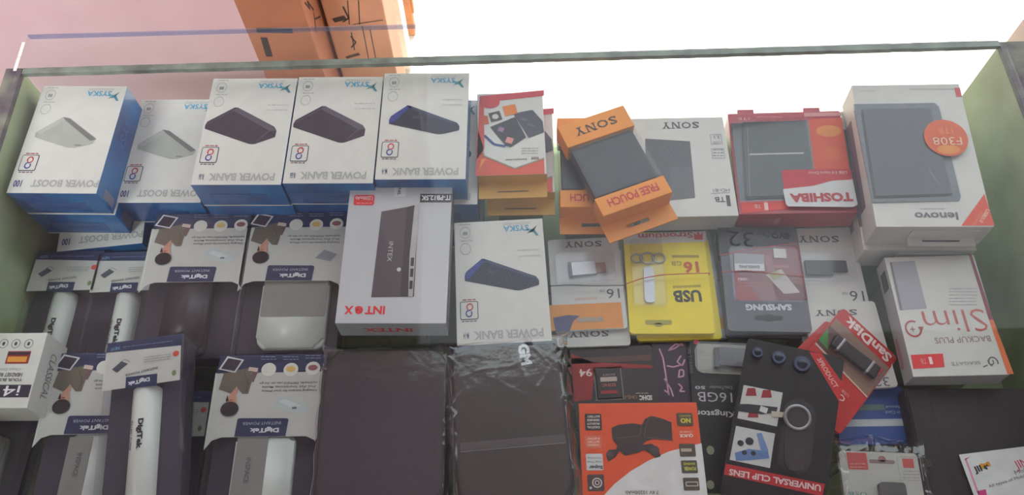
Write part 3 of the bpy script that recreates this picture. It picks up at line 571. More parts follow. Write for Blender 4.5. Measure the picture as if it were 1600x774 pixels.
def cylbank(it):
    bm = bmesh.new(); R = .0145; n = 28; z0 = it.T-.002-R
    ring = [(R*math.cos(6.2832*k/n), R*math.sin(6.2832*k/n)) for k in range(n)]; ys = [(.034, .8), (.0365-.002, .95), (.030, 1), (-.084, 1)]; ys = [(.036, .55), (.035, .85), (.033, 1), (-.083, 1), (-.085, .85)]
    rr = [[bm.verts.new((x*s_, y, z0+z*s_)) for x, z in ring] for y, s_ in ys]
    for a, b in zip(rr, rr[1:]):
        for k in range(n): bm.faces.new((a[k], a[(k+1) % n], b[(k+1) % n], b[k]))
    bm.faces.new(rr[0][::-1]); bm.faces.new(rr[-1]); bmesh.ops.recalc_face_normals(bm, faces=bm.faces); o = link('power_bank', bm, BW, it.e, True)
    it.text('bank_lettering', 'DigiTek', -.0005, -.016, .031, .007, K(40, 40, 46), -90, .05, 0, metres=True, h=it.T-.0015); it.text('bank_lettering', 'INSTANT POWER', -.0095, -.016, .030, .003, K(70, 70, 76), -90, .02, 0, metres=True, h=it.T-.005)
    it.acc['bank_lettering'] += []; it.done()
cylbank(L3)
l1 = copy_tree(L3.e, 'slim window pack with a white cylinder bank, nearest the green left panel', [(64, 391), (160, 392), (118, 575), (8, 575)], .765, L3, top=True); riser_for(l1)
l2 = copy_tree(L3.e, 'slim window pack with a white cylinder bank, second from the green left panel', [(161, 393), (254, 392), (228, 575), (120, 575)], .765, L3, top=True); riser_for(l2)
l4 = copy_tree(L3.e, 'slim window pack deep down, only its white corner showing right of the topmost slim pack', [(228, 610), (329, 612), (305, 790), (195, 790)], .745, L3, top=True); riser_for(l4)

# ================================================================ earphone box i4
i4 = Item('headset_box', 'small white headset box with a black i4 label, at the left edge of the counter', 'box', [(-40, 521), (74, 520), (42.5, 637), (-82, 640)], .825, .045)
i4.carton(WHITE, WHITE)
for x in (6, 25, 45): i4.ring('badges', x, 537.5, 7, 1, K(120, 116, 120), 1, 18); i4.disc('badges', x, 537.5, 2.2, 3, K(80, 76, 80))
i4.rect('front_print', 28.5, 559, 36, 19, K(150, 60, 50)); i4.rect('front_print', 27, 562, 30, 8, K(222, 150, 60), 2); i4.rect('front_print', 30, 553, 34, 4, K(60, 44, 60), 3)
i4.text('front_print', 'Clean Dance', 12, 578, 42, 4, K(150, 150, 150)); i4.text('front_print', 'HEADSET RUSH', 12, 586, 46, 6, K(96, 90, 94), bold=.03); i4.text('front_print', 'YOUR BLUE', 14, 594, 42, 5, K(96, 90, 94), bold=.03)
i4.rect('model_label', 16, 611.5, 62, 19, K(58, 48, 66)); i4.text('model_label', 'i4', 18, 611.5, 26, 16, K(224, 222, 224), lay=2)
i4.text('side_print', 'CLASSICAL', .0, .022, .05, .012, K(120, 112, 116), 180, 0, 1, 'right', metres=True); i4.done()
# stacked beneath the headset box: clear packs with empty-looking purple trays
cp = pack_base('clear_pack', 'clear plastic pack with a plum tray under the headset box at the left edge', [(-110, 634), (52, 640), (15, 800), (-170, 800)], .775, .035, None, .115, .14); riser_for(cp)
bankbox(cp, 'power_bank', .005, .035, -.06, .04, BG, .006)
riser_for(i4, 0, .03)

# ================================================================ silver box
ix = Item('power_bank_box', 'silver grey power bank box with a dark bank picture and red lettering, in the middle', 'box', [(550, 293), (707.6, 291), (696.5, 504.5), (520, 507)], .84, .034)
SIL = mat('silver_board', (190, 190, 194), .38, .10, 3, coat=.2); ix.carton(SIL, mat('side_plum', (84, 72, 80), .4), mat('grey_green_board', (158, 166, 168), .4))
ix.poly('product_picture', [(596, 331), (640, 323), (654, 320), (647, 464), (580, 465)], K(84, 74, 80)); ix.poly('product_picture', [(636, 324), (648, 321), (640, 464), (625, 464)], K(64, 54, 60), 2)
ix.poly('product_picture', [(648, 321), (655, 320), (645, 464), (638, 464), (640, 400)], K(176, 174, 176), 3)
for y in (410, 427, 446): ix.rect('product_picture', 644.5-(y-410)*.06, y, 5, 13, K(60, 54, 60), 4)
ix.disc('product_picture', 623.5, 422, 3.2, 3.2, K(200, 200, 204), 4); ix.text('product_picture', 'INTEX', 610, 394, 31, 7, K(190, 186, 190), -91, lay=4)
ix.text('brand_lettering', 'INT', 586, 485, 31, 13, K(220, 48, 56), bold=.035); ix.text('brand_lettering', 'e', 561, 485, 13, 13, K(220, 48, 56), bold=.04); ix.text('brand_lettering', 'X', 545, 485, 14, 13, K(220, 48, 56), bold=.035); ix.rect('capacity_badge', 569, 313, 32, 16, K(222, 56, 60), 1, r=3); ix.text('capacity_badge', '12500mAh', 569, 310, 27, 6, K(240, 200, 200), bold=.02, lay=2); ix.small('capacity_badge', 569, 318, 24, 1, 3, K(236, 160, 160), 1.4, lay=2)
ix.rect('model_label', 681, 310, 49, 13.5, K(70, 58, 60), 1); ix.text('model_label', 'IT-PB12.5K', 681, 309.5, 46, 8, K(226, 226, 226), bold=.04, lay=2)
ix.rect('seal_strip', 625, 300, 18, 15, K(206, 206, 206), 1); ix.text('seal_strip', 'NIL', 624, 300, 12, 5, K(90, 84, 90), -90, bold=.03, lay=2)
ix.text('side_print', 'INTEX', -.005, .017, .052, .010, K(200, 60, 70), 180, .03, 1, 'near', metres=True); ix.text('side_print', 'INTEX', -.045, .017, .05, .012, K(150, 146, 150), 180, .03, 1, 'right', metres=True)
ix.done(); riser_for(ix, 0, .035)

# ================================================================ blister cards
def card(name, label, cat, quad, z, T, m, group=None, **k):
    it = Item(name, label, cat, quad, z, T, group, **k); it.plate('backing_card', 0, T, m, .004); return it
def blister(it, cx, cy, w, h, ht=.006, rot=0, r=6, name='blister'):
    kx, ky = it.scale(cx, cy); x, y = it.loc(cx, cy); bm = bmesh.new(); P = rrect(w*kx, h*ky, r*kx, 5); a = math.radians(rot)
    P = [(x+u*math.cos(a)-v*math.sin(a), y+u*math.sin(a)+v*math.cos(a)) for u, v in P]; prism(bm, P, it.T+.0003, it.T+ht)
    bmesh.ops.bevel(bm, geom=[e for e in bm.edges if abs(e.verts[0].co.z-it.T-ht) < 1e-6 and abs(e.verts[1].co.z-it.T-ht) < 1e-6], offset=.0015, segments=2, affect='EDGES'); return link(name, bm, CLEAR, it.e)
def solid(it, name, cx, cy, w, h, z0, z1, m, rot=0, bev=.0006, r=None):
    kx, ky = it.scale(cx, cy); x, y = it.loc(cx, cy); bm = bmesh.new()
    if r:
        a = math.radians(rot); P = [(x+u*math.cos(a)-v*math.sin(a), y+u*math.sin(a)+v*math.cos(a)) for u, v in rrect(w*kx, h*ky, r*kx, 5)]; prism(bm, P, it.T+z0, it.T+z1)
    else: box(bm, (x, y, it.T+(z0+z1)/2), (w*kx, h*ky, z1-z0), bev, 0, math.radians(rot))
    return link(name, bm, m, it.e)
T1 = .005
# silver-stick cards
gs = 'white memory stick cards with an orange foot'
def stick_card(label, quad, z, dark=False):
    it = card('memory_stick_card', label, 'card', quad, z, T1, WHITE, gs); return it
c1 = stick_card('white 16GB card with a silver and copper memory stick, right of the blue bank box', [(853, 374), (965, 372), (981, 513), (868, 518)], .765)
F = 'front_print'
c1.text(F, 'SONY', 911, 382, 58, 9, K(70, 66, 70)); c1.rect(F, 914, 492+3, 117, 40, K(226, 142, 46), 1); c1.poly(F, [(864, 497), (886, 493), (906, 494), (896, 502), (890, 518), (868, 518)], K(74, 66, 110), 2); c1.rect('hang_slot', 922, 500, 42, 7, K(170, 150, 130), 3, r=3)
c1.text(F, '16', 958, 459, 20, 15, K(76, 72, 76)); c1.text(F, 'GB', 941, 455, 8, 4, K(110, 106, 110)); c1.text(F, 'MICRO VAULT', 915, 467, 36, 4, K(226, 150, 100)); c1.line(F, [(861, 448), (975, 446)], 1, K(180, 180, 178))
solid(c1, 'memory_stick', 910, 422, 42, 21, .0005, .005, CHROME, 3); solid(c1, 'memory_stick_plug', 937, 420, 18, 15, .0008, .004, mat('copper_plastic', (150, 110, 92), .35), 3); solid(c1, 'memory_stick_cap', 891, 424, 5, 23, .0004, .0053, DGREY, 3)
blister(c1, 914, 421, 92, 44, .008); c1.done()
c1b = card('memory_stick_card', 'white brand-lettered card sticking out below the silver memory stick card', 'card', [(862, 392), (972, 390), (984, 538), (872, 545)], .7585, T1, WHITE, gs)
c1b.text(F, 'SONY', 920, 522, 62, 10, K(70, 66, 70)); c1b.done(); riser_for(c1b)
ys = card('memory_stick_card', 'yellow 16GB card with a silver ring-ended memory stick', 'card', [(974, 366), (1103, 361), (1114, 521), (984, 522)], .765, T1, YEL, 'yellow memory stick cards')
ys.poly(F, [(974.5, 366.5), (1102.5, 361.5), (1104, 378), (976, 382)], WHITE); ys.text(F, 'Strontium', 1040, 369, 86, 9, K(196, 50, 54), 182, bold=.02, lay=2); ys.poly(F, [(1085, 375), (1084, 364), (1088, 368), (1091, 362), (1094, 368), (1098, 363), (1098, 375)], K(206, 50, 50), 2)
ys.text(F, '16', 1080, 418, 24, 18, K(204, 92, 30), 182, bold=.04); ys.text(F, 'GB', 1057, 412, 16, 7, K(140, 130, 20), 182); ys.rect(F, 1071, 401, 42, 4, K(170, 150, 40)); ys.text(F, 'USB', 1074, 463, 44, 19, K(60, 52, 20), 182, bold=.04); ys.text(F, 'NANO FLASH DRIVE', 1073, 448, 44, 4, K(120, 106, 20), 182, bold=.02)
ys.rect('hang_slot', 1029, 504, 42, 7, K(170, 158, 60), 2, r=3); ys.disc('hang_slot', 1029, 508, 7, 3, K(170, 158, 60), 2)
solid(ys, 'memory_stick', 1014, 446, 16, 56, .0005, .0028, CHROME, -2, r=6); bm = bmesh.new(); x, y = ys.loc(1012, 405); k = ys.scale(1012, 400)[0]
for dx, r in ((-17, 9), (0, 12), (17, 10)):
    tube(bm, [(x+dx*k+r*k*math.cos(t*.3927), y+r*.8*k*math.sin(t*.3927), ys.T+.002) for t in range(16)], .0010, 6, closed=True)
link('key_rings', bm, CHROME, ys.e, True); blister(ys, 1012, 427, 50, 102, .006); ys.done()
ysb = copy_tree(ys.e, 'second yellow card, askew beneath the ringed memory stick card, lower rim showing', [(984, 378), (1112, 376), (1124, 519), (991, 536)], .7575, ys, drop=('blister', 'key_rings', 'memory_stick', 'hang_slot', 'front_print')); riser_for(ysb)
cu = card('memory_stick_card', 'pale card with an orange foot, mostly under the yellow and the black cards', 'card', [(1020, 364), (1110, 360), (1138, 528), (1045, 534)], .750, T1, GREYB, gs); cu.rect(F, 1122, 505, 40, 18, K(206, 150, 60)); cu.text(F, 'SAMSUNG', 1092, 529, 60, 6, K(120, 110, 116), 184, bold=.03); blister(cu, 1110, 430, 40, 90, .005); cu.done(); riser_for(cu)
# black memory card blister
sm = card('memory_card_blister', 'black and red 32GB memory card pack, on top of its small pile', 'card', [(1121, 353), (1243.6, 357), (1270.6, 519), (1138, 517.7)], .772, T1, mat('steel_board', (92, 94, 102), .35, .05), 'black and red memory card packs')
sm.poly(F, [(1121.5, 353.5), (1243, 357.5), (1247, 379), (1124, 400)], K(60, 56, 62)); sm.text(F, '32', 1157, 374, 40, 24, K(196, 196, 200), 177); sm.text(F, 'EVO', 1219, 369, 28, 9, K(206, 206, 210), 178, bold=.04); sm.text(F, 'Plus', 1193, 368, 18, 6, K(180, 180, 186), 178)
sm.line(F, [(1124, 400), (1165, 391), (1247, 380)], 1.6, K(186, 66, 70), 3); sm.poly(F, [(1144, 397), (1247, 383), (1262, 470), (1150, 470)], K(130, 26, 34), 1); sm.poly(F, [(1146, 420), (1190, 470), (1150, 470)], K(150, 36, 40), 2); sm.poly(F, [(1205, 440), (1258, 445), (1262, 470), (1215, 470)], K(104, 22, 30), 2)
solid(sm, 'card_adapter', 1170, 411, 47, 26, .0005, .0022, mat('grey_card', (158, 158, 162), .4), -2); sm.rect('adapter_label', 1171, 418, 46, 11, K(214, 214, 214), 1, h=sm.T+.0022); sm.text('adapter_label', 'SAMSUNG', 1171, 417.5, 32, 5, K(120, 120, 124), bold=.04, lay=2, h=sm.T+.0022)
solid(sm, 'micro_card', 1218, 397, 20, 15, .0005, .0015, mat('pale_card', (214, 214, 204), .35), -2); sm.poly(F, [(1196, 430), (1220, 421), (1250, 458), (1225, 460)], K(196, 186, 180), 3); sm.poly(F, [(1200, 428), (1214, 424), (1222, 433), (1208, 438)], K(170, 176, 120), 4); sm.rect(F, 1221, 417, 23, 5, K(176, 110, 118), 3); sm.poly(F, [(1192, 398), (1204, 400), (1212, 424), (1200, 426)], K(160, 110, 112), 2)
sm.text(F, 'UHS-I', 1160, 437, 14, 4, K(230, 200, 200), bold=.03, lay=3); sm.small(F, 1175, 445, 44, 2, 5, K(176, 96, 90), 1.6, lay=3); sm.text(F, 'SAMSUNG', 1201, 480.5, 72, 10, K(206, 208, 212), 181, bold=.05)
sm.rect('hang_slot', 1201, 497, 44, 7, K(46, 44, 50), 2, r=3); sm.disc('hang_slot', 1201, 497, 8, 6, K(46, 44, 50), 2); blister(sm, 1196, 430, 108, 84, .005); sm.done()
s2 = copy_tree(sm.e, 'black and red memory card pack directly beneath the topmost one, black rim showing', [(1121, 357), (1243, 361), (1271, 524), (1138, 523)], .7665, sm, drop=('blister', 'adapter_label', 'card_adapter', 'micro_card'))
s3 = copy_tree(sm.e, 'lowest memory card pack of the black pile, its near left rim showing', [(1120, 362), (1240, 366), (1266, 529), (1133, 530)], .761, sm, drop=('blister', 'adapter_label', 'card_adapter', 'micro_card')); riser_for(s3)
# right-hand white stick cards
d1 = card('memory_stick_card', 'white 16GB card with a black memory stick, right of the black 32GB pack', 'card', [(1222, 358), (1332, 355), (1372, 540), (1256, 545)], .762, T1, WHITE, gs)
d1.text(F, 'SONY', 1279, 374, 63, 10, K(90, 84, 84), 179); solid(d1, 'memory_stick', 1278, 421, 42, 22, .0005, .005, mat('black_plastic', (28, 25, 30), .35), -2); solid(d1, 'memory_stick_plug', 1310, 418, 24, 17, .0008, .004, mat('black_plastic', (28, 25, 30), .35), -2)
d1.small(F, 1270, 439, 22, 1, 3, K(160, 156, 156), 1.4); d1.text(F, '16', 1339, 463, 22, 16, K(76, 72, 76), 178); d1.text(F, 'GB', 1320, 459, 9, 4, K(130, 120, 120), 178); blister(d1, 1290, 420, 88, 42, .007); d1.done(); riser_for(d1)
d2 = card('memory_stick_card', 'white card with a 32 figure, lower down, running under the red diagonal card', 'card', [(1250, 476), (1367, 471.5), (1403, 604), (1285, 612)], .7685, T1, WHITE, gs)
d2.text(F, 'SONY', 1306, 489, 66, 9, K(90, 84, 84), 178); d2.text(F, '32', 1377, 597, 26, 14, K(100, 94, 98), 178); d2.done()
d3 = card('memory_card_pack', 'blue and white pack below the white cards, right of the red diagonal card', 'card', [(1300, 606), (1407, 603), (1432, 692), (1310, 697)], .755, .008, mat('royal_blue_board', (40, 76, 150), .4, .06))
d3.rect(F, 1370, 661, 110, 11, K(190, 196, 200)); d3.rect(F, 1362, 637, 40, 9, K(96, 124, 120), 1); d3.text(F, 'Speed', 1395, 636, 22, 5, K(190, 200, 220), 178, lay=2); d3.text(F, 'in Card', 1395, 645, 22, 5, K(180, 190, 214), 178, lay=2); d3.done(); riser_for(d3)
# diagonal red card
sk = card('memory_stick_card', 'red and brown memory stick card lying diagonally across the white cards', 'card', [(1317, 478), (1400, 563), (1309, 682), (1226, 597)], .780, T1, RED, 'diagonal red memory stick cards', pose=(.3511, .3034, -45.41, -4.3, 12.0, .0785, .1205))
W, H = sk.W, sk.H
sk.add(F, [(-W/2+.001, H*.02), (W/2-.001, -H*.02), (W/2-.001, H/2-.017), (-W/2+.001, H/2-.017)], K(148, 112, 92), 1); sk.add(F, [(-W/2+.001, H*.02), (-W*.05, -H*.0), (-W*.25, H/2-.03), (-W/2+.001, H/2-.03)], K(96, 60, 52), 2); sk.add(F, [(-W/2+.001, H*.06), (-W*.30, H*.04), (-W/2+.001, H*.22)], K(70, 140, 66), 3)
sk.add(F, [(-W/2+.001, H*.018), (W/2-.001, -H*.025), (W/2-.001, -H*.04), (-W/2+.001, H*.0)], K(214, 190, 170), 2)
sk.text(F, 'SanDisk', .002, H/2-.009, W*.80, .012, K(238, 214, 210), 180, .035, 2, metres=True); sk.text(F, 'Cruz', W*.15, -H*.22, .020, .007, K(240, 200, 196), 180, .02, 2, metres=True); sk.text(F, 'USB Flash', W*.15, -H*.16, .022, .0035, K(236, 170, 160), 180, 0, 2, metres=True)
bm = bmesh.new(); box(bm, (.002, H*.17, T1+.004), (.058, .016, .006), .0015, 0, .12); link('memory_stick', bm, mat('black_plastic', (28, 25, 30), .35), sk.e)
for dx in (-.018, .020): bm = bmesh.new(); box(bm, (dx, H*.17+dx*.12, T1+.0042), (.003, .0175, .0066), .0008); link('chrome_band', bm, CHROME, sk.e)
bm = bmesh.new(); prism(bm, rrect(.07, .034, .008, 5, .002, H*.17), T1+.0003, T1+.009); link('blister', bm, CLEAR, sk.e); sk.done()
s4 = copy_tree(sk.e, 'lower diagonal red card, a red corner showing left of the brown one', [(1282, 500), (1362, 585), (1280, 690), (1200, 605)], .7725-.001, sk, drop=('blister', 'memory_stick', 'chrome_band', 'front_print')); riser_for(s4, 0, .02)
# red and orange drive box on the right
sg = Item('hard_drive_box', 'white slim backup drive box with a red 1TB square, by the green right panel', 'box', [(1389, 407), (1516, 397), (1583, 585), (1420, 587)], .80, .028, pose=(.4671, .3562, -1.15, -.75, -2.86, .0984, .1420))
sg.carton(WHITE, GREYB)
sg.poly('edge_stripe', [(1513, 397), (1517.5, 396.5), (1552, 500), (1545, 500)], K(130, 44, 70)); sg.poly('edge_stripe', [(1545, 500), (1552, 500), (1584, 585), (1574, 585)], K(220, 110, 52))
sg.poly('product_picture', [(1390, 410), (1429, 408), (1448, 482), (1407, 485)], K(160, 158, 166)); sg.poly('product_picture', [(1390, 410), (1393, 410), (1410, 485), (1406, 485)], K(120, 116, 122), 2)
sg.text(F, 'Slim', 1492, 502, 98, 34, K(190, 92, 84), 181, bold=-.012); sg.ring(F, 1427, 514, 13, 2.6, K(176, 70, 70), 1, 22, 60, 360); sg.poly(F, [(1434, 511), (1443, 511), (1440, 519)], K(176, 70, 70), 2); sg.text(F, '+', 1426, 515, 8, 8, K(150, 80, 80)); sg.text(F, 'BACKUP PLUS', 1504, 531, 88, 9, K(150, 120, 124), 181)
sg.poly('capacity_label', [(1423, 555), (1473, 553), (1476, 574), (1427, 577)], K(222, 46, 50)); sg.text('capacity_label', '1', 1454, 564, 5, 11, K(244, 210, 210), bold=.03, lay=2); sg.text('capacity_label', 'TB', 1443, 565, 9, 8, K(240, 150, 150), lay=2)
sg.text(F, 'SEAGATE', 1509, 568, 46, 5, K(140, 140, 146), 181); sg.ring(F, 1552, 566, 8, 2, K(96, 92, 100), 1, 16, -30, 240); sg.ring(F, 1548, 566, 5, 1.8, K(96, 92, 100), 2, 16, 100, 400); sg.line(F, [(1543, 571), (1536, 574)], 2, K(96, 92, 100)); sg.small(F, 1505, 464, 44, 6, 5, K(164, 160, 166), 1.6)
sg.add('side_print', [(.035, .006), (.058, .006), (.058, .022), (.035, .022)], K(60, 56, 62), 1, 'left'); sg.add('side_print', [(-.055, .004), (-.02, .004), (-.02, .012), (-.055, .012)], K(170, 130, 140), 1, 'left'); sg.done(); riser_for(sg)

# ================================================================ dark cards behind the orange box
sd_ = card('memory_card_pack', 'dark red and black pack with a small memory card, above the orange camera battery box', 'card', [(888, 545), (1018, 540), (1035, 668), (902, 672)], .755, T1, mat('dark_brown_board', (52, 42, 42), .4, .08))
sd_.poly(F, [(892, 553), (925, 566), (1019, 571), (1019, 576), (930, 576), (924, 625), (898, 628)], K(150, 34, 34)); sd_.rect(F, 952, 562, 130, 9, K(90, 62, 56)); solid(sd_, 'memory_card', 951, 600, 38, 46, .0004, .002, mat('card_black', (50, 44, 44), .4)); sd_.frame('card_outline', 951, 600, 42, 50, 2, K(120, 116, 110), 1)
sd_.rect('card_label', 951, 593, 26, 7, K(190, 170, 160), 1, h=sd_.T+.002); sd_.text('card_label', 'SONY', 951, 586, 20, 3, K(170, 150, 140), h=sd_.T+.002); sd_.text('card_label', 'SDHC', 951, 602, 22, 5, K(190, 100, 90), bold=.02, h=sd_.T+.002); sd_.rect('card_label', 952, 613, 26, 5, K(166, 44, 44), 1, h=sd_.T+.002)
sd_.text(F, '94', 915, 583, 20, 12, K(226, 196, 190), bold=.02, lay=2); sd_.text(F, 'SDHC', 1009, 622, 20, 8, K(214, 206, 196), 178, bold=.05, lay=2); sd_.text(F, 'UHS-I', 986, 621, 18, 6, K(180, 130, 90), 178, lay=2); sd_.small(F, 1004, 615, 22, 1, 3, K(160, 150, 140), 1.6, lay=2); sd_.done(); riser_for(sd_)
fn = card('memory_stick_card', 'purple black card with pink brush scribbles, left of the black 16GB card', 'card', [(1018, 534), (1072, 532), (1090, 690), (1036, 692)], .752, T1, mat('plum_black_board', (54, 34, 50), .4, .08))
pk = K(206, 150, 178)
for L in ([(1030, 545), (1036, 560), (1040, 585), (1045, 618)], [(1042, 572), (1052, 574), (1066, 570)], [(1046, 546), (1056, 538), (1068, 540)], [(1044, 548), (1054, 545), (1066, 537)], [(1064, 556), (1058, 566), (1066, 572), (1070, 562)], [(1062, 578), (1060, 590), (1068, 588), (1068, 579), (1063, 578)], [(1038, 592), (1048, 608), (1052, 620)], [(1038, 610), (1046, 616)], [(1060, 600), (1066, 606), (1062, 612), (1070, 612)]): fn.line(F, L, 2.4, pk, 1)
fn.done(); riser_for(fn)
kg = card('memory_stick_card', 'black 16GB card with a memory stick in a cream window, left of the lens pack', 'card', [(1070, 532), (1205, 540), (1212, 775), (1095, 770)], .757, T1, BLACKP)
kg.rect('window', 1142, 562, 112, 46, K(168, 166, 150), 1, r=12); solid(kg, 'memory_stick', 1147, 561, 52, 28, .0005, .006, DGREY, -2, r=4); solid(kg, 'memory_stick_cap', 1119, 561, 8, 30, .0005, .0064, mat('dark_grey_plastic', (80, 82, 84), .35), -2); blister(kg, 1142, 562, 110, 44, .009)
kg.text(F, 'USB 3.1/3.0/2.0', 1078, 563, 40, 5, K(150, 130, 140), -86); kg.disc(F, 1088, 532+3, 5, 4, K(190, 60, 70)); kg.text(F, '16GB', 1117, 621, 54, 15, K(186, 178, 184), 181); kg.text(F, 'DataTraveler', 1126, 606, 36, 5, K(150, 142, 150), 182); kg.text(F, '50', 1094, 606, 16, 5, K(190, 182, 190), 182, bold=.03); kg.text(F, 'Kingston', 1117, 646, 62, 12, K(206, 200, 206), 181, bold=.02)
for y in (704, 758): kg.disc('window', 1110, y, 6, 7, K(150, 150, 120)); 
kg.done(); riser_for(kg)
# orange camera battery box
ob = Item('battery_box', 'bright orange and white battery box with a black battery charger picture, bottom centre', 'box', [(905.6, 630.6), (1087.4, 629), (1112, 830), (911, 834)], .80, .03)
OR = mat('bright_orange_board', (226, 84, 42), .42, .04); ob.carton(OR, WHITE)
cur = [(945, 774)]+[(945+t*14.5, 774-math.sin(t/10*1.35)*78) for t in range(1, 10)]+[(1093, 695)]
cur = [(944, 774), (960, 757), (985, 737), (1012, 721), (1045, 706), (1096, 693), (1112, 830), (908, 832), (912, 800)]
ob.poly(F, cur, mat('soft_white_ink', (216, 214, 212), .42), 1); G = 'product_picture'; bk = K(62, 48, 48)
ob.poly(G, [(880+x/3.047, 520+y/3.047) for x, y in ((230, 455), (262, 440), (330, 433), (375, 440), (388, 412), (420, 398), (470, 410), (515, 428), (520, 515), (470, 510), (425, 508), (395, 518), (375, 536), (420, 530), (452, 548), (464, 590), (440, 598), (412, 575), (385, 560), (350, 575), (295, 586), (268, 565), (250, 592), (215, 615), (203, 585), (215, 560), (252, 556), (258, 540), (235, 510))], bk, 2)
ob.line(G, [(957, 686), (999, 682), (1003, 664)], 1, K(104, 84, 80), 3); ob.line(G, [(1012, 656), (1006, 684), (1048, 688)], 1, K(104, 84, 80), 3); ob.disc(G, 1022, 703, 8, 6, K(84, 66, 64), 3); ob.disc(G, 953, 711, 6, 5, K(84, 66, 64), 3)
for cx, cy, t in ((927, 660, 0), (927, 691, 1), (929, 722.5, 2), (931, 755, 3)):
    c = (K(60, 50, 50), K(220, 110, 84), K(206, 206, 206), K(80, 66, 64))[t]; ob.rect('left_badges', cx, cy, 26, 26 if t != 1 else 20, c, 1, r=2)
for k, t in enumerate(('BATTERY', 'SERIES', 'PRODUCT', 'DIGITAL')): ob.text('left_badges', t, 927, 651.5+k*5.6, 20, 3.6, K(206, 190, 186), bold=.04, lay=2)
for k, t in enumerate(('NEW', 'BATTERY', 'CHARGED')): ob.text('left_badges', t, 927, 686+k*5, 19, 3.4, K(244, 200, 180), bold=.02, lay=2)
ob.text('left_badges', 'Super', 931, 731-1, 22, 7, K(90, 80, 90), bold=.04, lay=2); ob.text('left_badges', 'Long Time', 929, 722, 22, 4, K(110, 100, 110), lay=2); ob.text('left_badges', 'Working', 929, 716, 22, 3.6, K(110, 100, 110), lay=2); ob.ring('left_badges', 933, 755, 8, 2, K(206, 196, 190), 2, 16); ob.ring('left_badges', 933, 755, 4, 1.6, K(206, 196, 190), 3, 14); ob.disc('left_badges', 923, 763, 2, 2, K(200, 200, 200), 2)
for cx, cy, t in ((1070, 656, 0), (1074, 704, 1), (1077, 730, 2), (1080, 757, 3)): ob.rect('right_badges', cx, cy, 25, 20, K(84, 72, 58), 2, r=2)
ob.text('right_badges', 'NO', 1071, 658, 16, 8, K(214, 196, 70), bold=.05, lay=3); ob.text('right_badges', 'MEMORY', 1070, 650.5, 18, 3, K(200, 180, 90), lay=3); ob.text('right_badges', 'QUICK', 1072, 681, 22, 6, K(244, 214, 200), bold=.04, lay=2); ob.text('right_badges', 'CHARGE', 1072, 675.5, 20, 3.4, K(244, 200, 180), lay=2)
ob.rect('right_badges', 1072, 704, 17, 5, K(186, 170, 150), 3); ob.text('right_badges', 'POWER', 1078, 733, 19, 6, K(190, 190, 80), bold=.05, lay=3); ob.text('right_badges', 'SAVING', 1077, 725.5, 18, 4, K(190, 190, 80), bold=.03, lay=3); ob.frame('right_badges', 1081, 757, 18, 6, 1.4, K(196, 190, 186), 3)
ob.text(F, '7.4V 10200mAh', 1003, 770, 52, 6, K(120, 110, 110), bold=.02, lay=2); ob.done(); riser_for(ob)
# clip lens
cl = card('clip_lens_pack', 'black clip lens pack with a red banner and three silver lenses, lying askew', 'pack', [(1166, 532), (1321, 560), (1282, 812), (1124, 775)], .804, .012, BLACKP, pose=(.2707, .2381, -17.8, 5.0, -6.5, .0985, .1666))
cl.poly(F, [(1134, 725), (1289, 757), (1285, 776), (1131, 742)], K(186, 36, 42)); cl.text(F, 'UNIVERSAL CLIP LENS', 1210, 750.5, 143, 10, K(226, 200, 196), 180+4, bold=.03, lay=2)
cl.poly(F, [(1264, 550), (1284, 553), (1317, 600), (1311, 628)], K(196, 40, 46)); cl.text(F, '3PRODUCT', 1293, 583, 50, 8, K(226, 160, 150), -52, bold=.03, lay=2)
cl.poly(F, [(1162, 602), (1223, 614), (1214, 667), (1152, 654)], K(200, 200, 196)); cl.poly(F, [(1150, 666), (1211, 678), (1203, 732), (1140, 719)], K(200, 200, 198))
for x, y in ((1175, 614), (1199, 617), (1178, 648)): cl.poly('accessory_pictures', [(x-7, y-7), (x+5, y-7), (x+7, y+5), (x-10, y+5)], K(150, 34, 44), 2)
cl.poly('accessory_pictures', [(1153, 632), (1170, 632), (1215, 637), (1213, 645), (1190, 648), (1153, 643)], K(44, 42, 48), 3); cl.rect('accessory_pictures', 1193, 641, 12, 9, K(206, 206, 206), 4, rot=-8); cl.poly('accessory_pictures', [(1205, 643), (1226, 645), (1222, 653), (1206, 652)], K(200, 190, 170), 4)
cl.poly('accessory_pictures', [(1148, 708), (1170, 702), (1200, 706), (1202, 717), (1150, 721)], K(98, 126, 176), 2); cl.poly('accessory_pictures', [(1182, 678), (1190, 677), (1201, 706), (1190, 708)], K(110, 138, 186), 2)
for x, y, r in ((1157, 693, 5), (1171, 690, 6.5), (1163, 708, 4), (1177, 709, 4)): cl.disc('accessory_pictures', x, y, r, r*.9, K(44, 46, 54), 3)
for x, y, r in ((1183, 553, 10), (1216, 561, 12), (1252, 571, 14.5)):
    bx, by = cl.loc(x, y); k = cl.scale(x, y)[0]*r; bm = bmesh.new(); bmesh.ops.create_cone(bm, cap_ends=True, segments=24, radius1=k, radius2=k*.85, depth=.006, matrix=Matrix.Translation((bx, by, cl.T+.0031))); o = link('lens', bm, mat('lens_metal', (96, 104, 130), .25, .06, metal=.7), cl.e)
    bm = bmesh.new(); bmesh.ops.create_uvsphere(bm, u_segments=20, v_segments=8, radius=k*.62, matrix=Matrix.Translation((bx, by, cl.T+.0058)) @ Matrix.Diagonal((1, 1, .25, 1))); g_ = link('lens_glass', bm, mat('lens_glass', (30, 36, 56), .08), o, True)
cx, cy = cl.loc(1244, 656); k = cl.scale(1244, 656)[0]
solid(cl, 'clip_arm', 1240, 700, 30, 76, .0005, .006, mat('clip_brown', (58, 50, 50), .3), 10, r=14)
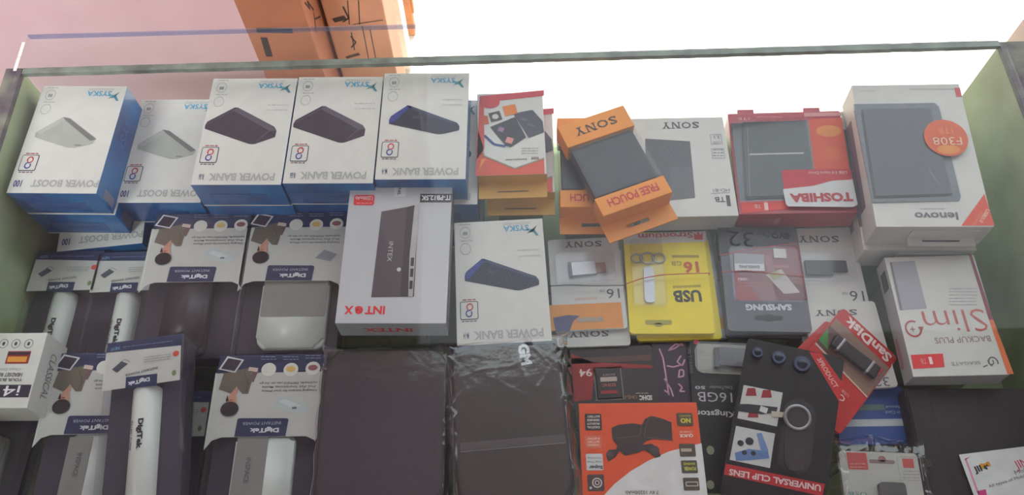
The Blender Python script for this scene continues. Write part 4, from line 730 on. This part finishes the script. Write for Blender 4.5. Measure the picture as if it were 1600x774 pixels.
bm = bmesh.new(); tube(bm, [(cx+19*k*math.cos(t*.2618), cy+19*k*math.sin(t*.2618), cl.T+.009) for t in range(24)], .0018, 8, closed=True); link('lens_ring', bm, CHROME, cl.e, True)
bm = bmesh.new(); bmesh.ops.create_cone(bm, cap_ends=True, segments=28, radius1=21*k, radius2=18*k, depth=.008, matrix=Matrix.Translation((cx, cy, cl.T+.0042))); link('clip_lens', bm, mat('clip_brown', (58, 50, 50), .3), cl.e)
bm = bmesh.new(); P = rrect(50*k, 118*k, 22*k, 8); prism(bm, P, cl.T+.0003, cl.T+.012); bmesh.ops.bevel(bm, geom=[e for e in bm.edges if e.verts[0].co.z > cl.T+.011 and e.verts[1].co.z > cl.T+.011], offset=.003, segments=3, affect='EDGES')
bl_ = link('blister', bm, CLEAR, cl.e); q = cl.loc(1243, 684); bl_.location = (q[0], q[1], 0); bl_.rotation_euler = (0, 0, math.radians(2)); cl.done(); riser_for(cl, 0, .025)
riser_for(p2, 0, .06)

# ================================================================ pouches in polythene
FAB = mat('plum_fabric', (66, 54, 65), .75, .12, 220, bump=.4); FAB2 = mat('olive_fabric', (68, 60, 58), .8, .12, 220, bump=.4); PIPE = mat('pouch_piping', (36, 28, 36), .6)
def pouch_item(label, quad, z, T, m, r, group, anchor=True, W=None, H=None):
    it = Item('zip_pouch', label, 'pouch', quad, z, T, group, W, H, anchor); W, H = it.W, it.H
    bm = bmesh.new(); N = 26; rings = []
    prof = [(1.0, 0.004), (1.0, T*.35), (.995, T*.62), (.975, T*.82), (.93, T*.93), (.86, T*.98), (.82, T)]
    n = 8; P0 = rrect(W, H, r, n)
    for s_, zz in prof:
        inset = (1-s_)*W/2; P = rrect(W-2*inset, H-2*inset, max(r-inset*.6, .002), n); rings.append([bm.verts.new((x, y, zz)) for x, y in P])
    for i, (a, b) in enumerate(zip(rings, rings[1:])):
        for k in range(len(a)): bm.faces.new((a[k], a[(k+1) % len(a)], b[(k+1) % len(a)], b[k])).material_index = 1 if i < 4 else 0
    bm.faces.new(rings[-1]); bm.faces.new(rings[0][::-1]); link('cover', bm, [m, PIPE], it.e, True)
    for zz in (T*.40, T*.72): bm = bmesh.new(); tube(bm, [(x, y, zz) for x, y in rrect(W+.0005, H+.0005, r, n)], .0011, 6, closed=True); link('piping', bm, PIPE, it.e, True)
    return it
def bag_over(it, mx, my0, my1, seed, T=None, amp=.003, sx=0):
    """crumpled polythene bag: a wrinkled sheet over the goods and down the sides"""
    R = random.Random(seed); W, H = it.W/2+mx, it.H/2; T = it.T if T is None else T; bm = bmesh.new(); nx, ny = 110, 140; V = []
    fold = [(R.uniform(-W, W), R.uniform(-H, H), R.uniform(0, 3.14), R.uniform(.3, 1)) for _ in range(46)]
    for j in range(ny+1):
        row = []
        for i in range(nx+1):
            x = -W+2*W*i/nx+sx; y = -H-my0+(2*H+my0+my1)*j/ny
            dx = max(0, abs(x-sx)-(it.W/2-.004))/(mx+.004); dy = max(0, y-(H-.004))/(my1+.004); d = min(1, max(dx, dy))
            z = .0025+(T+.0006)*(1-d*d*.9); w = .04+2.6*min(1, max(dx, dy)*2.2)*(1 if z > .004 else .5)
            for fx, fy, fa, fs in fold:
                u = (x-fx)*math.cos(fa)+(y-fy)*math.sin(fa); v = -(x-fx)*math.sin(fa)+(y-fy)*math.cos(fa)
                z += amp*fs*w*math.exp(-(u/.0018)**2-(v/.022)**2)
            x += .0012*math.sin(y*160+seed)*dx; y += .0025*math.sin(x*110+seed)*dy
            row.append(bm.verts.new((x, y, z)))
        V.append(row)
    for j in range(ny):
        for i in range(nx): bm.faces.new((V[j][i], V[j][i+1], V[j+1][i+1], V[j+1][i]))
    return link('polythene_bag', bm, BAG, it.e, True)
w1 = pouch_item('dark plum zip pouch with rounded corners in clear polythene, left of the marked one', [(510, 543), (698, 545), (706, 800), (486, 800)], .80, .024, FAB, .027, 'zip pouches in clear bags'); bag_over(w1, .006, .002, .010, 3, amp=.0016); riser_for(w1)
w2 = pouch_item('dark olive zip pouch with small white GM letters in clear polythene', [(712, 545), (862, 530), (906, 800), (722, 806)], .81, .026, FAB2, .028, 'zip pouches in clear bags', W=.1175, H=.172)
w2.text('brand_lettering', 'GM', 820, 554, 33, 18, K(236, 242, 248), -84, bold=.06); w2.text('brand_lettering', 'mobile', 811, 558, 18, 2, K(150, 160, 170), -84)
y0 = w2.loc(810, 699)[1]; w2.add('pocket_seam', [(-.052, y0-.0004), (.054, y0), (.054, y0+.0006), (-.052, y0+.0002)], K(150, 144, 146), 2); w2.add('pocket_seam', [(-.052, y0+.001), (.054, y0+.001), (.054, y0+.009), (-.052, y0+.009)], K(88, 80, 80), 1); w2.done(); bag_over(w2, .010, .002, .016, 11, amp=.003); riser_for(w2)
# black leather case at the lower right, business card on it
bk_ = Item('leather_case', 'large black leather case at the lower right, under the white business card', 'case', [(1416, 616), (1640, 596), (1680, 800), (1455, 805)], .775, .03)
LEA = mat('black_leather', (34, 27, 30), .6, .15, 120, bump=.6); bm = bmesh.new(); box(bm, (0, 0, bk_.T/2), (bk_.W, bk_.H, bk_.T), .004); o = link('cover', bm, LEA, bk_.e, True)
bm = bmesh.new(); box(bm, (-bk_.W/2+.013, 0, bk_.T+.0008), (.024, bk_.H-.006, .003), .0012); link('spine_flap', bm, LEA, bk_.e); 
bk_.e.location.x += 0; riser_for(bk_)
bc = Item('business_card', 'white business card with a pink border and orange black logo, on the black case', 'card', [(1507, 717), (1660, 684), (1700, 800), (1540, 840)], .7785, .0006)
bc.plate('card', 0, .0006, mat('card_white', (214, 216, 214), .5), .0005); bc.poly('border', [(1507.5, 717), (1516, 714.5), (1507, 720)], K(214, 60, 140)); bc.poly('border', [(1527, 768), (1540, 765), (1545, 790), (1532, 800)], K(206, 50, 130))
bc.poly('border', [(1507.5, 717.5), (1510, 717), (1530, 772), (1527, 772)], K(224, 130, 180)); bc.text('logo', 'JIN', 1532, 733.5, 22, 12, K(50, 44, 50), 8, bold=.04); bc.text('logo', 'M', 1539, 727, 16, 7, K(222, 150, 50), 8, bold=.05, lay=2)
bc.text('lettering', 'JIN MOBILE', 1624, 718, 84, 16, K(206, 70, 110), 9, bold=.01); bc.text('lettering', 'Mobile Repair', 1616, 731, 68, 8, K(110, 104, 110), 9); bc.text('lettering', 'All types of Mobile Repairing', 1592, 747, 106, 6, K(110, 104, 110), 9); bc.done()
# adapter card in a clear bag
ac = card('adapter_card', 'white card with a small grey adapter in a clear bag, left of the leather case', 'card', [(1315, 708), (1435, 706), (1452, 840), (1324, 844)], .775, .006, CREAM)
ac.rect(F, 1339.5, 721, 31, 26, K(206, 60, 58), 1, r=2); ac.small(F, 1340, 728, 24, 2, 5, K(232, 150, 140), 1.8, lay=2); ac.rect('hang_slot', 1378, 722, 40, 6, K(150, 120, 116), 1, r=3); ac.disc('hang_slot', 1378, 718, 6, 5, K(170, 110, 108), 1); ac.rect(F, 1419, 724.5, 17, 14, K(206, 70, 64)); ac.frame(F, 1422, 733, 36, 36, .8, K(170, 170, 160)); ac.small(F, 1424, 742, 26, 3, 5, K(150, 150, 144), 1.4)
solid(ac, 'adapter', 1393, 778, 40, 42, .0004, .008, mat('dark_grey_plastic', (80, 82, 84), .35), 0, r=5); ac.text(F, 'USB', 1340, 772, 28, 5, K(60, 140, 140)); ac.done(); bag_over(ac, .014, .004, .016, 21, .014, .003, .0); riser_for(ac)

# ================================================================ rubber bands
def band(label, pts, z, m, r=.0006):
    bm = bmesh.new(); P = [un(x, y, z) for x, y in pts]; Q = [Vector((p.x, p.y, p.z+.0)) for p in P]
    back = [Vector((p.x, p.y, z-.022)) for p in P[::-1]]; tube(bm, Q+back, r, 6, closed=True); o = link('rubber_band', bm, m, None, True); tag(o, label, 'rubber band')
band('dark green rubber band across the silver memory stick card', [(859, 447), (890, 445.5), (930, 447), (976, 446)], .7725, mat('green_rubber', (44, 70, 58), .5))
band('red rubber band across the yellow memory stick card', [(978, 444), (1000, 436), (1030, 430), (1070, 428), (1109, 427)], .7725, mat('red_rubber', (206, 84, 66), .5))
band('pale red rubber band across the black 32GB memory card pack', [(1127, 425), (1165, 423), (1210, 428), (1256, 432)], .7785, mat('pink_rubber', (186, 96, 92), .5))
